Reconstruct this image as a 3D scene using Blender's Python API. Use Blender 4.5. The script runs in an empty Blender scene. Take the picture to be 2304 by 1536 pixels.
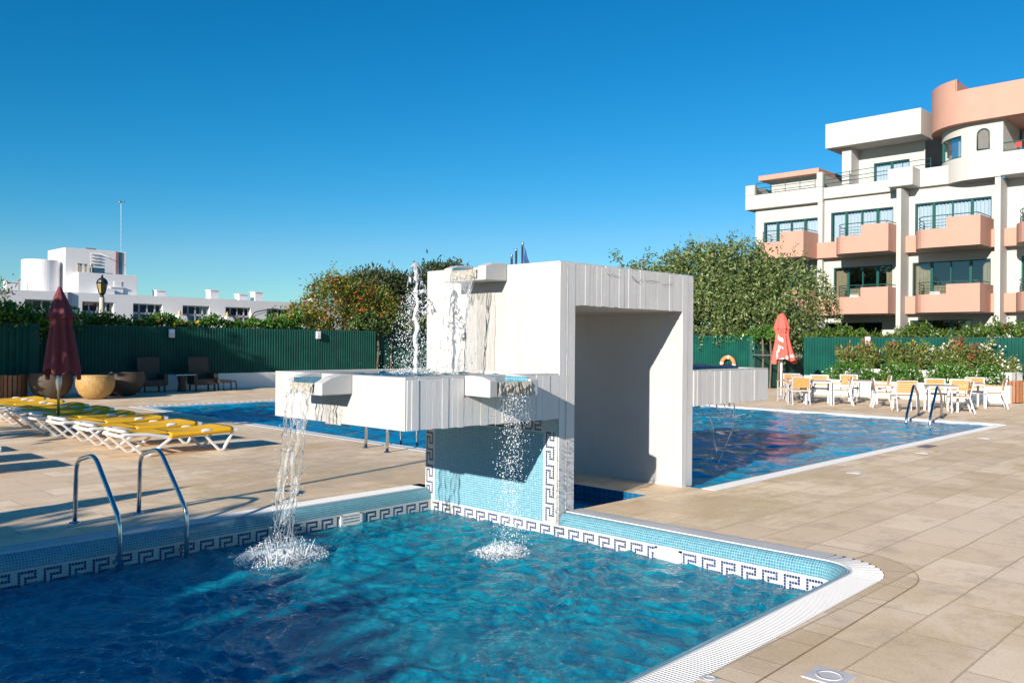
SKY_SAT, SKY_HUE, SKY_STR, SUN_STR, EXPO = 1.22, .501, .060, 4.6, 0.76
import bpy, bmesh, math, random
import numpy as np
from mathutils import Vector, Matrix, geometry
R = random.Random(11)
NR = np.random.default_rng(5)
SC = bpy.context.scene
COL = SC.collection
PI = math.pi

# ------------------------------------------------------------------ node helpers
def new_mat(name):
    m = bpy.data.materials.new(name); m.use_nodes = True
    nt = m.node_tree; nt.nodes.clear()
    out = nt.nodes.new('ShaderNodeOutputMaterial')
    return m, nt, out
class NT:
    def __init__(s, nt): s.nt = nt
    def n(s, t, **kw):
        nd = s.nt.nodes.new('ShaderNode' + t)
        for k, v in kw.items():
            if k.startswith('i_'):
                nd.inputs[k[2:].replace('_', ' ')].default_value = v
            else: setattr(nd, k, v)
        return nd
    def l(s, a, b): s.nt.links.new(a, b)
    def math(s, op, a, b=None, c=None):
        nd = s.n('Math', operation=op)
        for i, v in enumerate((a, b, c)):
            if v is None: continue
            if hasattr(v, 'links'): s.l(v, nd.inputs[i])
            else: nd.inputs[i].default_value = v
        return nd.outputs[0]
    def mix(s, f, a, b, blend='MIX'):
        nd = s.n('Mix', data_type='RGBA', blend_type=blend)
        for i, v in ((0, f), (6, a), (7, b)):
            if hasattr(v, 'links'): s.l(v, nd.inputs[i])
            else: nd.inputs[i].default_value = v if i == 0 else c4(v)
        return nd.outputs[2]
    def ramp(s, f, stops, interp='LINEAR'):
        nd = s.n('ValToRGB'); cr = nd.color_ramp; cr.interpolation = interp
        while len(cr.elements) < len(stops): cr.elements.new(0.5)
        for e, (p, c) in zip(cr.elements, stops):
            e.position = p; e.color = c4(c)
        s.l(f, nd.inputs[0]); return nd.outputs[0]
    def noise(s, vec, scale, detail=3, rough=.5, dist=0):
        nd = s.n('TexNoise'); nd.inputs['Scale'].default_value = scale
        nd.inputs['Detail'].default_value = detail; nd.inputs['Roughness'].default_value = rough
        nd.inputs['Distortion'].default_value = dist
        if vec is not None: s.l(vec, nd.inputs['Vector'])
        return nd.outputs[0]
    def pos(s): return s.n('NewGeometry').outputs['Position']
    def obj(s): return s.n('TexCoord').outputs['Object']
    def mapped(s, vec, scale=(1, 1, 1), loc=(0, 0, 0), rot=(0, 0, 0)):
        nd = s.n('Mapping'); nd.inputs['Scale'].default_value = scale
        nd.inputs['Location'].default_value = loc; nd.inputs['Rotation'].default_value = rot
        s.l(vec, nd.inputs['Vector']); return nd.outputs[0]
    def bump(s, h, strength=.3, dist=.01, normal=None):
        nd = s.n('Bump'); nd.inputs['Strength'].default_value = strength
        nd.inputs['Distance'].default_value = dist; s.l(h, nd.inputs['Height'])
        if normal is not None: s.l(normal, nd.inputs['Normal'])
        return nd.outputs[0]
def c4(c):
    if isinstance(c, (int, float)): c = (c, c, c)
    return tuple(c) if len(c) == 4 else (*c, 1.0)
def sc(c, k): return tuple(min(1, x * k) for x in c)

def pbr(name, col, rough=.6, metal=0, var=.12, nscale=6, bump=.0, bscale=60, bdist=.004, spec=.5, stretch=None, coat=0):
    m, nt, out = new_mat(name); t = NT(nt)
    p = t.n('BsdfPrincipled'); t.l(p.outputs[0], out.inputs[0])
    p.inputs['Roughness'].default_value = rough; p.inputs['Metallic'].default_value = metal
    p.inputs['Specular IOR Level'].default_value = spec
    if coat: p.inputs['Coat Weight'].default_value = coat
    v = t.obj()
    if stretch: v = t.mapped(v, stretch)
    f = t.noise(v, nscale, 5, .6)
    t.l(t.ramp(f, [(.25, sc(col, 1 - var)), (.75, sc(col, 1 + var))]), p.inputs['Base Color'])
    if bump:
        t.l(t.bump(t.noise(v, bscale, 4, .6), bump, bdist), p.inputs['Normal'])
    return m

def leaf_mat(name, cols, rough=.5, trans=.3):
    m, nt, out = new_mat(name); t = NT(nt)
    g = t.n('NewGeometry')
    n = len(cols)
    col = t.ramp(g.outputs['Random Per Island'], [((i + .5) / n, c) for i, c in enumerate(cols)], 'CONSTANT' if n > 6 else 'LINEAR')
    p = t.n('BsdfPrincipled'); p.inputs['Roughness'].default_value = rough
    p.inputs['Specular IOR Level'].default_value = .35
    t.l(col, p.inputs['Base Color'])
    tr = t.n('BsdfTranslucent'); t.l(t.mix(.5, col, (.30, .36, .04), 'MIX'), tr.inputs[0])
    mx = t.n('MixShader'); mx.inputs[0].default_value = trans
    t.l(p.outputs[0], mx.inputs[1]); t.l(tr.outputs[0], mx.inputs[2]); t.l(mx.outputs[0], out.inputs[0])
    return m

# ------------------------------------------------------------------ mesh builder
class MB:
    def __init__(s): s.v = []; s.f = []; s.m = []; s.uv = {}
    def add(s, vs, fs, m=0, uvs=None):
        o = len(s.v); s.v += [tuple(v) for v in vs]
        for i, f in enumerate(fs):
            if uvs is not None: s.uv[len(s.f)] = uvs[i]
            s.f.append(tuple(o + k for k in f)); s.m.append(m)
    def quad(s, a, b, c, d, m=0, uv=None): s.add([a, b, c, d], [(0, 1, 2, 3)], m, [uv] if uv else None)
    def box(s, x0, x1, y0, y1, z0, z1, m=0):
        s.add([(x0, y0, z0), (x1, y0, z0), (x1, y1, z0), (x0, y1, z0), (x0, y0, z1), (x1, y0, z1), (x1, y1, z1), (x0, y1, z1)],
              [(3, 2, 1, 0), (4, 5, 6, 7), (0, 1, 5, 4), (1, 2, 6, 5), (2, 3, 7, 6), (3, 0, 4, 7)], m)
    def beam(s, p, q, w, h, up=(0, 0, 1), m=0, w2=None, h2=None):
        p = Vector(p); q = Vector(q); d = (q - p).normalized(); u = Vector(up)
        sd = d.cross(u)
        if sd.length < 1e-4: sd = d.cross(Vector((1, 0, 0)))
        sd.normalize(); u = sd.cross(d).normalized()
        w2 = w if w2 is None else w2; h2 = h if h2 is None else h2
        vs = []
        for c, a, b in ((p, w, h), (q, w2, h2)):
            for i, j in ((-1, -1), (1, -1), (1, 1), (-1, 1)): vs.append(c + sd * (i * a / 2) + u * (j * b / 2))
        s.add(vs, [(3, 2, 1, 0), (4, 5, 6, 7), (0, 1, 5, 4), (1, 2, 6, 5), (2, 3, 7, 6), (3, 0, 4, 7)], m)
    def tube(s, pts, r, seg=8, m=0, radii=None, cap=True):
        pts = [Vector(p) for p in pts]; n = len(pts); vs = []; prev = None
        for i, p in enumerate(pts):
            d = (pts[min(i + 1, n - 1)] - pts[max(i - 1, 0)])
            d = d.normalized() if d.length > 1e-9 else Vector((0, 0, 1))
            a = prev if prev is not None else (Vector((0, 0, 1)) if abs(d.z) < .9 else Vector((1, 0, 0)))
            a = (a - d * a.dot(d)).normalized(); prev = a; b = d.cross(a)
            rr = radii[i] if radii else r
            for k in range(seg):
                t = 2 * PI * k / seg; vs.append(p + (a * math.cos(t) + b * math.sin(t)) * rr)
        fs = []
        for i in range(n - 1):
            for k in range(seg):
                k2 = (k + 1) % seg; fs.append((i * seg + k, i * seg + k2, (i + 1) * seg + k2, (i + 1) * seg + k))
        if cap: fs += [tuple(reversed(range(seg))), tuple(range((n - 1) * seg, n * seg))]
        s.add(vs, fs, m)
    def lathe(s, prof, c=(0, 0, 0), seg=24, m=0, fn=None):
        vs = []; fs = []; n = len(prof)
        for r, z in prof:
            for k in range(seg):
                t = 2 * PI * k / seg; rr = fn(r, z, t) if fn else r
                vs.append((c[0] + rr * math.cos(t), c[1] + rr * math.sin(t), c[2] + z))
        for i in range(n - 1):
            for k in range(seg):
                k2 = (k + 1) % seg; fs.append((i * seg + k, i * seg + k2, (i + 1) * seg + k2, (i + 1) * seg + k))
        s.add(vs, fs, m)
    def extrude(s, poly, vec, m=0):
        n = len(poly); vec = Vector(vec); a = [Vector(p) for p in poly]; b = [p + vec for p in a]
        fs = [tuple(reversed(range(n))), tuple(range(n, 2 * n))]
        fs += [(i, (i + 1) % n, n + (i + 1) % n, n + i) for i in range(n)]
        s.add(a + b, fs, m)
    def grid(s, fn, nu, nv, m=0, uvfn=None, keep=None):
        vs = [fn(i / nu, j / nv) for i in range(nu + 1) for j in range(nv + 1)]
        fs = []; uvs = []
        for i in range(nu):
            for j in range(nv):
                if keep and not keep((i + .5) / nu, (j + .5) / nv): continue
                a = i * (nv + 1) + j; fs.append((a, a + nv + 1, a + nv + 2, a + 1))
                if uvfn: uvs.append([uvfn(i / nu, j / nv), uvfn((i + 1) / nu, j / nv), uvfn((i + 1) / nu, (j + 1) / nv), uvfn(i / nu, (j + 1) / nv)])
        s.add(vs, fs, m, uvs if uvfn else None)
    def ball(s, c, r, m=0, q=(1, 1, 1)):
        vs = [(0, 0, 1)]; 
        for lat in (.55, -.55):
            for k in range(5):
                t = 2 * PI * (k + (.5 if lat < 0 else 0)) / 5; cr = math.sqrt(1 - lat * lat); vs.append((cr * math.cos(t), cr * math.sin(t), lat))
        vs.append((0, 0, -1))
        fs = [(0, 1 + k, 1 + (k + 1) % 5) for k in range(5)]
        fs += [(1 + k, 6 + k, 1 + (k + 1) % 5) for k in range(5)] + [(1 + (k + 1) % 5, 6 + k, 6 + (k + 1) % 5) for k in range(5)]
        fs += [(11, 6 + (k + 1) % 5, 6 + k) for k in range(5)]
        s.add([(c[0] + r * q[0] * x, c[1] + r * q[1] * y, c[2] + r * q[2] * z) for x, y, z in vs], fs, m)
    def build(s, name, mats, parent=None, smooth=False, bevel=0, world=True, bseg=2):
        off = Vector((0, 0, 0))
        if parent is not None and world:
            p = parent
            while p: off += p.location; p = p.parent
        me = bpy.data.meshes.new(name)
        vs = [(x - off.x, y - off.y, z - off.z) for x, y, z in s.v] if off.length else s.v
        me.from_pydata(vs, [], s.f)
        if not isinstance(mats, (list, tuple)): mats = [mats]
        for m in mats: me.materials.append(m)
        if len(mats) > 1: me.polygons.foreach_set('material_index', s.m)
        if s.uv:
            ul = me.uv_layers.new(name='UVMap')
            for i, pl in enumerate(me.polygons):
                if i in s.uv:
                    for li, uv in zip(pl.loop_indices, s.uv[i]): ul.data[li].uv = uv
        if smooth: me.polygons.foreach_set('use_smooth', [True] * len(me.polygons))
        me.update()
        o = bpy.data.objects.new(name, me); COL.objects.link(o)
        if parent is not None: o.parent = parent
        if bevel:
            b = o.modifiers.new('b', 'BEVEL'); b.width = bevel; b.segments = bseg; b.limit_method = 'ANGLE'
        return o

def np_mesh(name, V, F, mat, parent=None, smooth=False, off=None):
    me = bpy.data.meshes.new(name); V = np.asarray(V, np.float32); F = np.asarray(F, np.int32)
    if off is not None: V = V - np.asarray(off, np.float32)
    n, k = F.shape
    me.vertices.add(len(V)); me.vertices.foreach_set('co', V.ravel())
    me.loops.add(n * k); me.loops.foreach_set('vertex_index', F.ravel())
    me.polygons.add(n); me.polygons.foreach_set('loop_start', np.arange(0, n * k, k, dtype=np.int32))
    me.polygons.foreach_set('loop_total', np.full(n, k, np.int32))
    if smooth: me.polygons.foreach_set('use_smooth', np.ones(n, bool))
    me.materials.append(mat); me.update(calc_edges=True); me.validate()
    o = bpy.data.objects.new(name, me); COL.objects.link(o)
    if parent is not None: o.parent = parent
    return o

def tag(o, label=None, cat=None, group=None, kind=None):
    if label: o['label'] = label
    if cat: o['category'] = cat
    if group: o['group'] = group
    if kind: o['kind'] = kind
    return o
def thing(name, label, cat, loc=(0, 0, 0), group=None, rz=0):
    o = bpy.data.objects.new(name, None); COL.objects.link(o)
    o.empty_display_size = .2; o.location = loc; o.rotation_euler = (0, 0, rz)
    return tag(o, label, cat, group)
def copy_tree(o, parent=None):
    c = o.copy(); COL.objects.link(c)
    if parent is not None: c.parent = parent
    for ch in list(o.children): copy_tree(ch, c)
    return c

# ------------------------------------------------------------------ leaves
def unit(a): return a / np.maximum(np.linalg.norm(a, axis=1, keepdims=True), 1e-9)
def leaf_arrays(P, D, L, W):
    n = len(P); D = unit(D); S = unit(np.cross(D, NR.normal(size=(n, 3))))
    L = np.asarray(L).reshape(-1, 1) * np.ones((n, 1)); W = np.asarray(W).reshape(-1, 1) * np.ones((n, 1))
    N = np.cross(D, S)
    V = np.stack([P, P + D * L * .5 + S * W * .5 + N * L * .06, P + D * L, P + D * L * .5 - S * W * .5 + N * L * .06], 1).reshape(-1, 3)
    F = np.arange(4 * n).reshape(n, 4)
    return V, F
class Leaves:
    def __init__(s): s.V = []; s.F = []; s.n = 0
    def add(s, P, D, L, W):
        V, F = leaf_arrays(P, D, L, W); s.V.append(V); s.F.append(F + s.n); s.n += len(V)
    def build(s, name, mat, parent, root):
        return np_mesh(name, np.concatenate(s.V), np.concatenate(s.F), mat, parent, off=root)
def in_ellipsoid(n, c, r, shell=.45):
    d = unit(NR.normal(size=(n, 3))); rad = (shell + (1 - shell) * NR.random((n, 1))) ** .7
    return np.asarray(c) + d * rad * np.asarray(r)
# ------------------------------------------------------------------ materials
WHITE = pbr('white_paint', (.80, .78, .75), .6, var=.03, nscale=2, bump=.12, bscale=90)
def concrete(name, pits=True):
    m, nt, out = new_mat(name); t = NT(nt); v = t.pos()
    p = t.n('BsdfPrincipled'); p.inputs['Roughness'].default_value = .75; p.inputs['Specular IOR Level'].default_value = .3
    t.l(p.outputs[0], out.inputs[0])
    f = t.noise(v, 1.6, 6, .65)
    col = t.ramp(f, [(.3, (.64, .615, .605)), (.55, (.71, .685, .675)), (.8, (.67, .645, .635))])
    st = t.noise(t.mapped(v, (7, 7, .9)), 1.0, 5, .7)                      # run-down stains
    col = t.mix(t.ramp(st, [(.62, (0, 0, 0)), (.8, (.35, .35, .35))]), col, (.66, .60, .50))
    vo = t.n('TexVoronoi'); vo.inputs['Scale'].default_value = 9; t.l(v, vo.inputs['Vector'])
    sp = t.noise(v, 5, 2); pit = t.math('LESS_THAN', vo.outputs['Distance'], t.math('MULTIPLY', t.math('SUBTRACT', sp, .45), .22))
    if pits: col = t.mix(t.math('MULTIPLY', pit, .75), col, (.22, .19, .16))
    t.l(col, p.inputs['Base Color'])
    h = t.math('ADD', t.noise(v, 45, 6, .7), t.math('MULTIPLY', t.noise(t.mapped(v, (130, 130, 5)), 1, 4, .6), .7))
    h = t.math('SUBTRACT', h, t.math('MULTIPLY', pit, 1.5))
    t.l(t.bump(h, .45, .006), p.inputs['Normal'])
    return m
CONC = concrete('board_marked_concrete')  # lighter than the smooth walls; brightness in the colour makes up for grazing sun
def smooth_conc():
    m, nt, out = new_mat('smooth_white_concrete'); t = NT(nt); v = t.pos()
    p = t.n('BsdfPrincipled'); p.inputs['Roughness'].default_value = .65; p.inputs['Specular IOR Level'].default_value = .3
    t.l(p.outputs[0], out.inputs[0])
    f = t.noise(v, 1.2, 6, .6)
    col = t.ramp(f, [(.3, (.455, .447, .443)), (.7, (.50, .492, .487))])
    st = t.noise(t.mapped(v, (5, 5, .7)), 1.0, 5, .7)
    col = t.mix(t.ramp(st, [(.56, (0, 0, 0)), (.8, (.4, .4, .4))]), col, (.40, .36, .30))
    vo = t.n('TexVoronoi'); vo.inputs['Scale'].default_value = 4; t.l(v, vo.inputs['Vector'])
    pit = t.math('LESS_THAN', vo.outputs['Distance'], .012)
    col = t.mix(t.math('MULTIPLY', pit, .7), col, (.2, .17, .14))
    t.l(col, p.inputs['Base Color'])
    h = t.math('ADD', t.noise(v, 30, 6, .65), t.math('MULTIPLY', t.noise(v, 4, 3), 2))
    t.l(t.bump(h, .18, .006), p.inputs['Normal'])
    return m
SCONC = smooth_conc()

def mosaic(name, cols, grout=(.62, .66, .66), pitch=.0254, gw=.075, rough=.18):
    m, nt, out = new_mat(name); t = NT(nt)
    p = t.n('BsdfPrincipled'); t.l(p.outputs[0], out.inputs[0])
    uv = t.n('TexCoord').outputs['UV']
    s = t.n('VectorMath', operation='SCALE'); t.l(uv, s.inputs[0]); s.inputs['Scale'].default_value = 1 / pitch
    fr = t.n('VectorMath', operation='FRACTION'); t.l(s.outputs[0], fr.inputs[0])
    fl = t.n('VectorMath', operation='FLOOR'); t.l(s.outputs[0], fl.inputs[0])
    sx = t.n('SeparateXYZ'); t.l(fr.outputs[0], sx.inputs[0])
    def edge(o): return t.math('MINIMUM', o, t.math('SUBTRACT', 1.0, o))
    e = t.math('MINIMUM', edge(sx.outputs[0]), edge(sx.outputs[1]))
    g = t.math('LESS_THAN', e, gw)
    wn = t.n('TexWhiteNoise', noise_dimensions='2D'); t.l(fl.outputs[0], wn.inputs['Vector'])
    n = len(cols)
    col = t.ramp(wn.outputs[0], [((i + .5) / n, c) for i, c in enumerate(cols)])
    t.l(t.mix(g, col, grout), p.inputs['Base Color'])
    t.l(t.math('ADD', t.math('MULTIPLY', g, .5), rough), p.inputs['Roughness'])
    h = t.math('MINIMUM', e, gw * 1.8)
    t.l(t.bump(h, .35, .004), p.inputs['Normal'])
    return m
BLUET = mosaic('light_blue_mosaic', [(.05, .22, .31), (.07, .26, .35), (.04, .20, .29), (.085, .29, .38)], grout=(.32,.45,.49))
PALET = mosaic('pale_blue_mosaic', [(.085, .29, .40), (.11, .33, .43), (.07, .27, .38), (.13, .35, .45)], grout=(.38, .50, .54))
WHITET = mosaic('white_mosaic', [(.56, .56, .54), (.61, .61, .59), (.53, .53, .51)], grout=(.47, .48, .47))
FLOORT = mosaic('pool_floor_mosaic', [(.09, .44, .55), (.10, .48, .58), (.08, .41, .52)], grout=(.2, .52, .6), pitch=.05, gw=.05)
DEEPT = mosaic('deep_pool_mosaic', [(.01, .11, .24), (.012, .13, .27), (.008, .10, .22)], grout=(.03, .17, .30), pitch=.08, gw=.05)
NAVY = leaf_mat('navy_tile', [(.012, .028, .10), (.02, .045, .16), (.012, .03, .085), (.03, .07, .24)], .15, 0)
GRATE = pbr('white_grate', (.62, .615, .62), .45, var=.03, nscale=8)
DARK = pbr('dark_channel', (.02, .022, .025), .8, var=.1)
STEEL = pbr('stainless_steel', (.55, .57, .60), .16, metal=1, var=.08, nscale=20)
METAL = pbr('brushed_metal', (.50, .50, .49), .35, metal=1, var=.08)

def paving(name, dark=False):
    m, nt, out = new_mat(name); t = NT(nt); v = t.pos()
    p = t.n('BsdfPrincipled'); t.l(p.outputs[0], out.inputs[0]); p.inputs['Specular IOR Level'].default_value = .25
    vv = t.mapped(v, (1, 1, 1), (-5.22 + .89 * 8 + .004, -1.54 + .485 * 8, 0))
    wob = t.n('VectorMath', operation='ADD'); t.l(vv, wob.inputs[0])
    nz = t.n('TexNoise'); nz.inputs['Scale'].default_value = 3; t.l(v, nz.inputs['Vector'])
    sc_ = t.n('VectorMath', operation='SCALE'); t.l(nz.outputs['Color'], sc_.inputs[0]); sc_.inputs['Scale'].default_value = .012
    t.l(sc_.outputs[0], wob.inputs[1])
    b = t.n('TexBrick'); t.l(wob.outputs[0], b.inputs['Vector'])
    b.offset = .5; b.squash = 1
    b.inputs['Scale'].default_value = 1; b.inputs['Brick Width'].default_value = .89; b.inputs['Row Height'].default_value = .485
    b.inputs['Mortar Size'].default_value = .0075; b.inputs['Mortar Smooth'].default_value = .4; b.inputs['Bias'].default_value = 0
    b.inputs['Color1'].default_value = c4((.72, .53, .36)); b.inputs['Color2'].default_value = c4((.95, .75, .535)); b.inputs['Mortar'].default_value = c4((.46, .33, .21))
    col = b.outputs['Color']; fac = b.outputs['Fac']
    big = t.noise(v, .55, 5, .6)
    col = t.mix(t.ramp(big, [(.35, (.0, .0, .0)), (.75, (.55, .55, .55))]), col, (.80, .63, .44), 'MIX')
    # yellow-brown water stains with a shape of their own
    st = t.noise(v, 1.3, 6, .7, .6)
    stm = t.ramp(st, [(.44, (0, 0, 0)), (.64, (.85, .85, .85))])
    mid = t.noise(v, .22, 2)
    stm = t.math('MULTIPLY', stm, t.ramp(mid, [(.40, (0, 0, 0)), (.60, (1, 1, 1))]))
    col = t.mix(stm, col, (.56, .375, .165))
    def near(cx, cy, r):
        d = t.n('VectorMath', operation='DISTANCE'); t.l(v, d.inputs[0]); d.inputs[1].default_value = (cx, cy, 0)
        return t.math('SUBTRACT', 1.0, t.math('DIVIDE', d.outputs['Value'], r), None)
    wet = t.math('MAXIMUM', t.math('MAXIMUM', near(7.0, 10.0, 3.2), near(8.5, 5.2, 1.7)), t.math('MAXIMUM', near(11.5, 5.2, 1.2), near(5.0, 9.2, 1.4)))
    wn_ = t.noise(t.mapped(v, (1.0, 2.6, 1)), 2.2, 8, .75, .5)
    wm = t.ramp(t.math('ADD', t.math('MULTIPLY', wet, .42), t.math('MULTIPLY', t.math('SUBTRACT', wn_, .5), 1.6)), [(.10, (0, 0, 0)), (.30, (.62, .62, .62)), (.55, (.8, .8, .8))])
    col = t.mix(wm, col, t.mix(t.noise(v, 9, 4), (.56, .385, .18), (.68, .50, .29)))
    gr = t.ramp(t.noise(v, 2.1, 6, .7), [(.52, (0, 0, 0)), (.74, (.7, .7, .7))])
    col = t.mix(gr, col, (.44, .34, .25))
    # travertine streaks and pits
    fine = t.noise(t.mapped(v, (22, 60, 1)), 1, 5, .65)
    col = t.mix(t.ramp(fine, [(.52, (0, 0, 0)), (.70, (.55, .55, .55))]), col, (.78, .68, .53))
    fd = t.noise(t.mapped(v, (40, 90, 1)), 1, 4, .7)
    col = t.mix(t.ramp(fd, [(.57, (0, 0, 0)), (.68, (.6, .6, .6))]), col, (.38, .28, .19))
    if dark: col = t.mix(.12, col, (.24, .17, .105))
    t.l(col, p.inputs['Base Color'])
    t.l(t.math('SUBTRACT', .70, t.math('MULTIPLY', wm, .42)), p.inputs['Roughness'])
    h = t.math('ADD', t.math('MULTIPLY', fac, -1.2), t.math('MULTIPLY', t.math('ADD', fine, t.noise(v, 120, 3, .6)), .35))
    t.l(t.bump(h, .5, .006), p.inputs['Normal'])
    return m
PAVE = paving('beige_paving'); COPE = paving('worn_coping_stone', True)

def water_mat(name, tint, bscale=9, bstr=.25, bdist=.02, thru=.5, glow=(.0, .16, .24), gmix=.0, caustic_tint=None, cs=2.0, grough=.02):
    m, nt, out = new_mat(name); t = NT(nt); v = t.pos()
    h = t.math('ADD', t.noise(v, bscale, 3, .5, .8), t.math('MULTIPLY', t.noise(v, bscale * 2.7, 3, .55, .5), .45))
    nrm = t.bump(h, bstr, bdist)
    fm = t.n('Mix', data_type='VECTOR'); fm.inputs[0].default_value = .8; fm.inputs[4].default_value = (0, 0, 1); t.l(nrm, fm.inputs[5])
    nn = t.n('VectorMath', operation='NORMALIZE'); t.l(fm.outputs[1], nn.inputs[0]); flat = nn.outputs[0]
    fr = t.n('Fresnel'); fr.inputs['IOR'].default_value = 1.33; t.l(nrm, fr.inputs['Normal'])
    gl = t.n('BsdfGlossy'); gl.inputs['Roughness'].default_value = grough; t.l(nrm, gl.inputs['Normal'])
    rf = t.n('BsdfRefraction'); rf.inputs['IOR'].default_value = 1.33; rf.inputs['Roughness'].default_value = 0
    rf.inputs['Color'].default_value = c4(tint); t.l(nrm, rf.inputs['Normal'])
    tp = t.n('BsdfTransparent'); tp.inputs[0].default_value = c4(tint)
    mt = t.n('MixShader'); mt.inputs[0].default_value = thru; t.l(rf.outputs[0], mt.inputs[1]); t.l(tp.outputs[0], mt.inputs[2])
    body = mt.outputs[0]
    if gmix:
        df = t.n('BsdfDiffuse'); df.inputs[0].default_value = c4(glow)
        if caustic_tint:   # lighter turquoise noise painted in for caustic light variation
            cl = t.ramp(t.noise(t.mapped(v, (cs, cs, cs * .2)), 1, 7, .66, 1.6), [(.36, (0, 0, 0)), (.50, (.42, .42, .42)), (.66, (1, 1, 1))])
            t.l(t.mix(cl, glow, caustic_tint), df.inputs[0])
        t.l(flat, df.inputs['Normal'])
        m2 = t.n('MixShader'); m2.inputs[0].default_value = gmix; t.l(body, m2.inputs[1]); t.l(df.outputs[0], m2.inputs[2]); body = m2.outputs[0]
    mx = t.n('MixShader'); t.l(fr.outputs[0], mx.inputs[0]); t.l(body, mx.inputs[1]); t.l(gl.outputs[0], mx.inputs[2])
    t.l(mx.outputs[0], out.inputs[0])
    return m
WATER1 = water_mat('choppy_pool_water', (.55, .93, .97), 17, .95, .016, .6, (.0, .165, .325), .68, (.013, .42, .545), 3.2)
WATER2 = water_mat('calm_pool_water', (.35, .78, .95), 7, .35, .025, .5, (.0, .24, .52), .85, (.0, .40, .64), .45, .07)
WATER3 = water_mat('basin_water', (.5, .9, .97), 14, .3, .02, .5, (.05, .3, .4), .2)
def splash_mat(name, w=.5, rough=.08):
    m, nt, out = new_mat(name); t = NT(nt)
    g = t.n('BsdfGlass'); g.inputs['IOR'].default_value = 1.33; g.inputs['Roughness'].default_value = 0
    p = t.n('BsdfPrincipled'); p.inputs['Base Color'].default_value = c4((.88, .92, .96)); p.inputs['Roughness'].default_value = rough
    p.inputs['Specular IOR Level'].default_value = .9
    mx = t.n('MixShader'); mx.inputs[0].default_value = w
    t.l(g.outputs[0], mx.inputs[1]); t.l(p.outputs[0], mx.inputs[2]); t.l(mx.outputs[0], out.inputs[0]); return m
def foam_mat(name, scale=38):
    m, nt, out = new_mat(name); t = NT(nt); v = t.pos()
    uv = t.n('SeparateXYZ'); t.l(t.n('TexCoord').outputs['UV'], uv.inputs[0])
    f = t.math('ADD', t.noise(v, scale, 5, .65, .6), t.math('MULTIPLY', t.noise(v, scale * .28, 3, .5), .6))
    k = t.math('SUBTRACT', t.math('SUBTRACT', f, .45), t.math('MULTIPLY', uv.outputs[1], .62))
    p = t.n('BsdfPrincipled'); p.inputs['Base Color'].default_value = c4((.80, .86, .90)); p.inputs['Roughness'].default_value = .5
    t.l(t.bump(f, .9, .02), p.inputs['Normal'])
    tp = t.n('BsdfTransparent'); mx = t.n('MixShader'); t.l(t.ramp(k, [(.02, (0, 0, 0)), (.20, (.95, .95, .95))]), mx.inputs[0])
    t.l(tp.outputs[0], mx.inputs[1]); t.l(p.outputs[0], mx.inputs[2]); t.l(mx.outputs[0], out.inputs[0]); return m
FOAM = foam_mat('lacy_white_foam')
CLEAR = splash_mat('clear_falling_water', .10)
FROTH = splash_mat('white_froth', .88, .3)
def veil_mat(name, amt, scale):
    m, nt, out = new_mat(name); t = NT(nt); v = t.pos()
    f = t.noise(t.mapped(v, (scale, scale, scale * .12)), 1, 4, .6)
    p = t.n('BsdfPrincipled'); p.inputs['Base Color'].default_value = c4((.86, .88, .90)); p.inputs['Roughness'].default_value = .06
    t.l(t.bump(f, .8, .02), p.inputs['Normal'])
    tp = t.n('BsdfTransparent'); mx = t.n('MixShader')
    t.l(t.ramp(f, [(.42, (amt * .25,) * 3), (.62, (amt,) * 3)]), mx.inputs[0])
    t.l(tp.outputs[0], mx.inputs[1]); t.l(p.outputs[0], mx.inputs[2]); t.l(mx.outputs[0], out.inputs[0]); return m
VEIL = veil_mat('thin_water_veil', .30, 60)
FILM = veil_mat('falling_water_film', .27, 34)
SEEP = pbr('wet_lime_seepage', (.455, .44, .42), .16, var=.09, nscale=9, bump=.45, bscale=28, bdist=.03, stretch=(3, 3, .35))
TUFA = pbr('ribbed_lime_lip', (.50, .445, .36), .4, var=.14, nscale=10, bump=1.0, bscale=30, bdist=.03, stretch=(2.2, 2.2, .3))

GREEN = pbr('green_sheet_metal', (.003, .068, .052), .5, var=.3, nscale=1.6, bump=.05, bscale=30, spec=.2)
GREEND = pbr('dark_green_sheet_metal', (.004, .05, .042), .45, var=.2, nscale=2.5)
YELLOW = pbr('yellow_sling_fabric', (.78, .42, .006), .75, var=.07, nscale=7, bump=.25, bscale=420, bdist=.002)
PLASTIC = pbr('white_plastic', (.78, .77, .76), .35, var=.03)
WICKER = pbr('honey_wicker', (.40, .24, .08), .6, var=.35, nscale=18, bump=.8, bscale=60, bdist=.012, stretch=(1, 1, .25))
WICKD = pbr('shaded_brown_wicker', (.075, .053, .036), .65, var=.3, nscale=22, bump=.8, bscale=60, bdist=.01)  # brown darkened further so the shade on the pods sits in the colour
WOODC = pbr('orange_teak_slat', (.52, .25, .07), .5, var=.18, nscale=7, stretch=(1, 1, 6))
WOODB = pbr('brown_bin_slat', (.30, .125, .055), .6, var=.25, nscale=6, stretch=(5, 5, .6))
ALU = pbr('pale_aluminium', (.52, .52, .53), .4, metal=.25, var=.04)
TABLETOP = pbr('grey_table_top', (.28, .255, .24), .35, var=.1)
MAROON = pbr('maroon_canopy_cloth', (.15, .03, .04), .8, var=.12, nscale=5, bump=.2, bscale=300, bdist=.002)
REDC = pbr('red_canopy_cloth', (.70, .115, .085), .75, var=.06, nscale=5, bump=.2, bscale=300, bdist=.002)
WHITEC = pbr('white_print', (.84, .82, .80), .7, var=.03)
SALMON = pbr('salmon_render', (.50, .275, .21), .75, var=.05, nscale=1.2, bump=.1, bscale=60)
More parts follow.
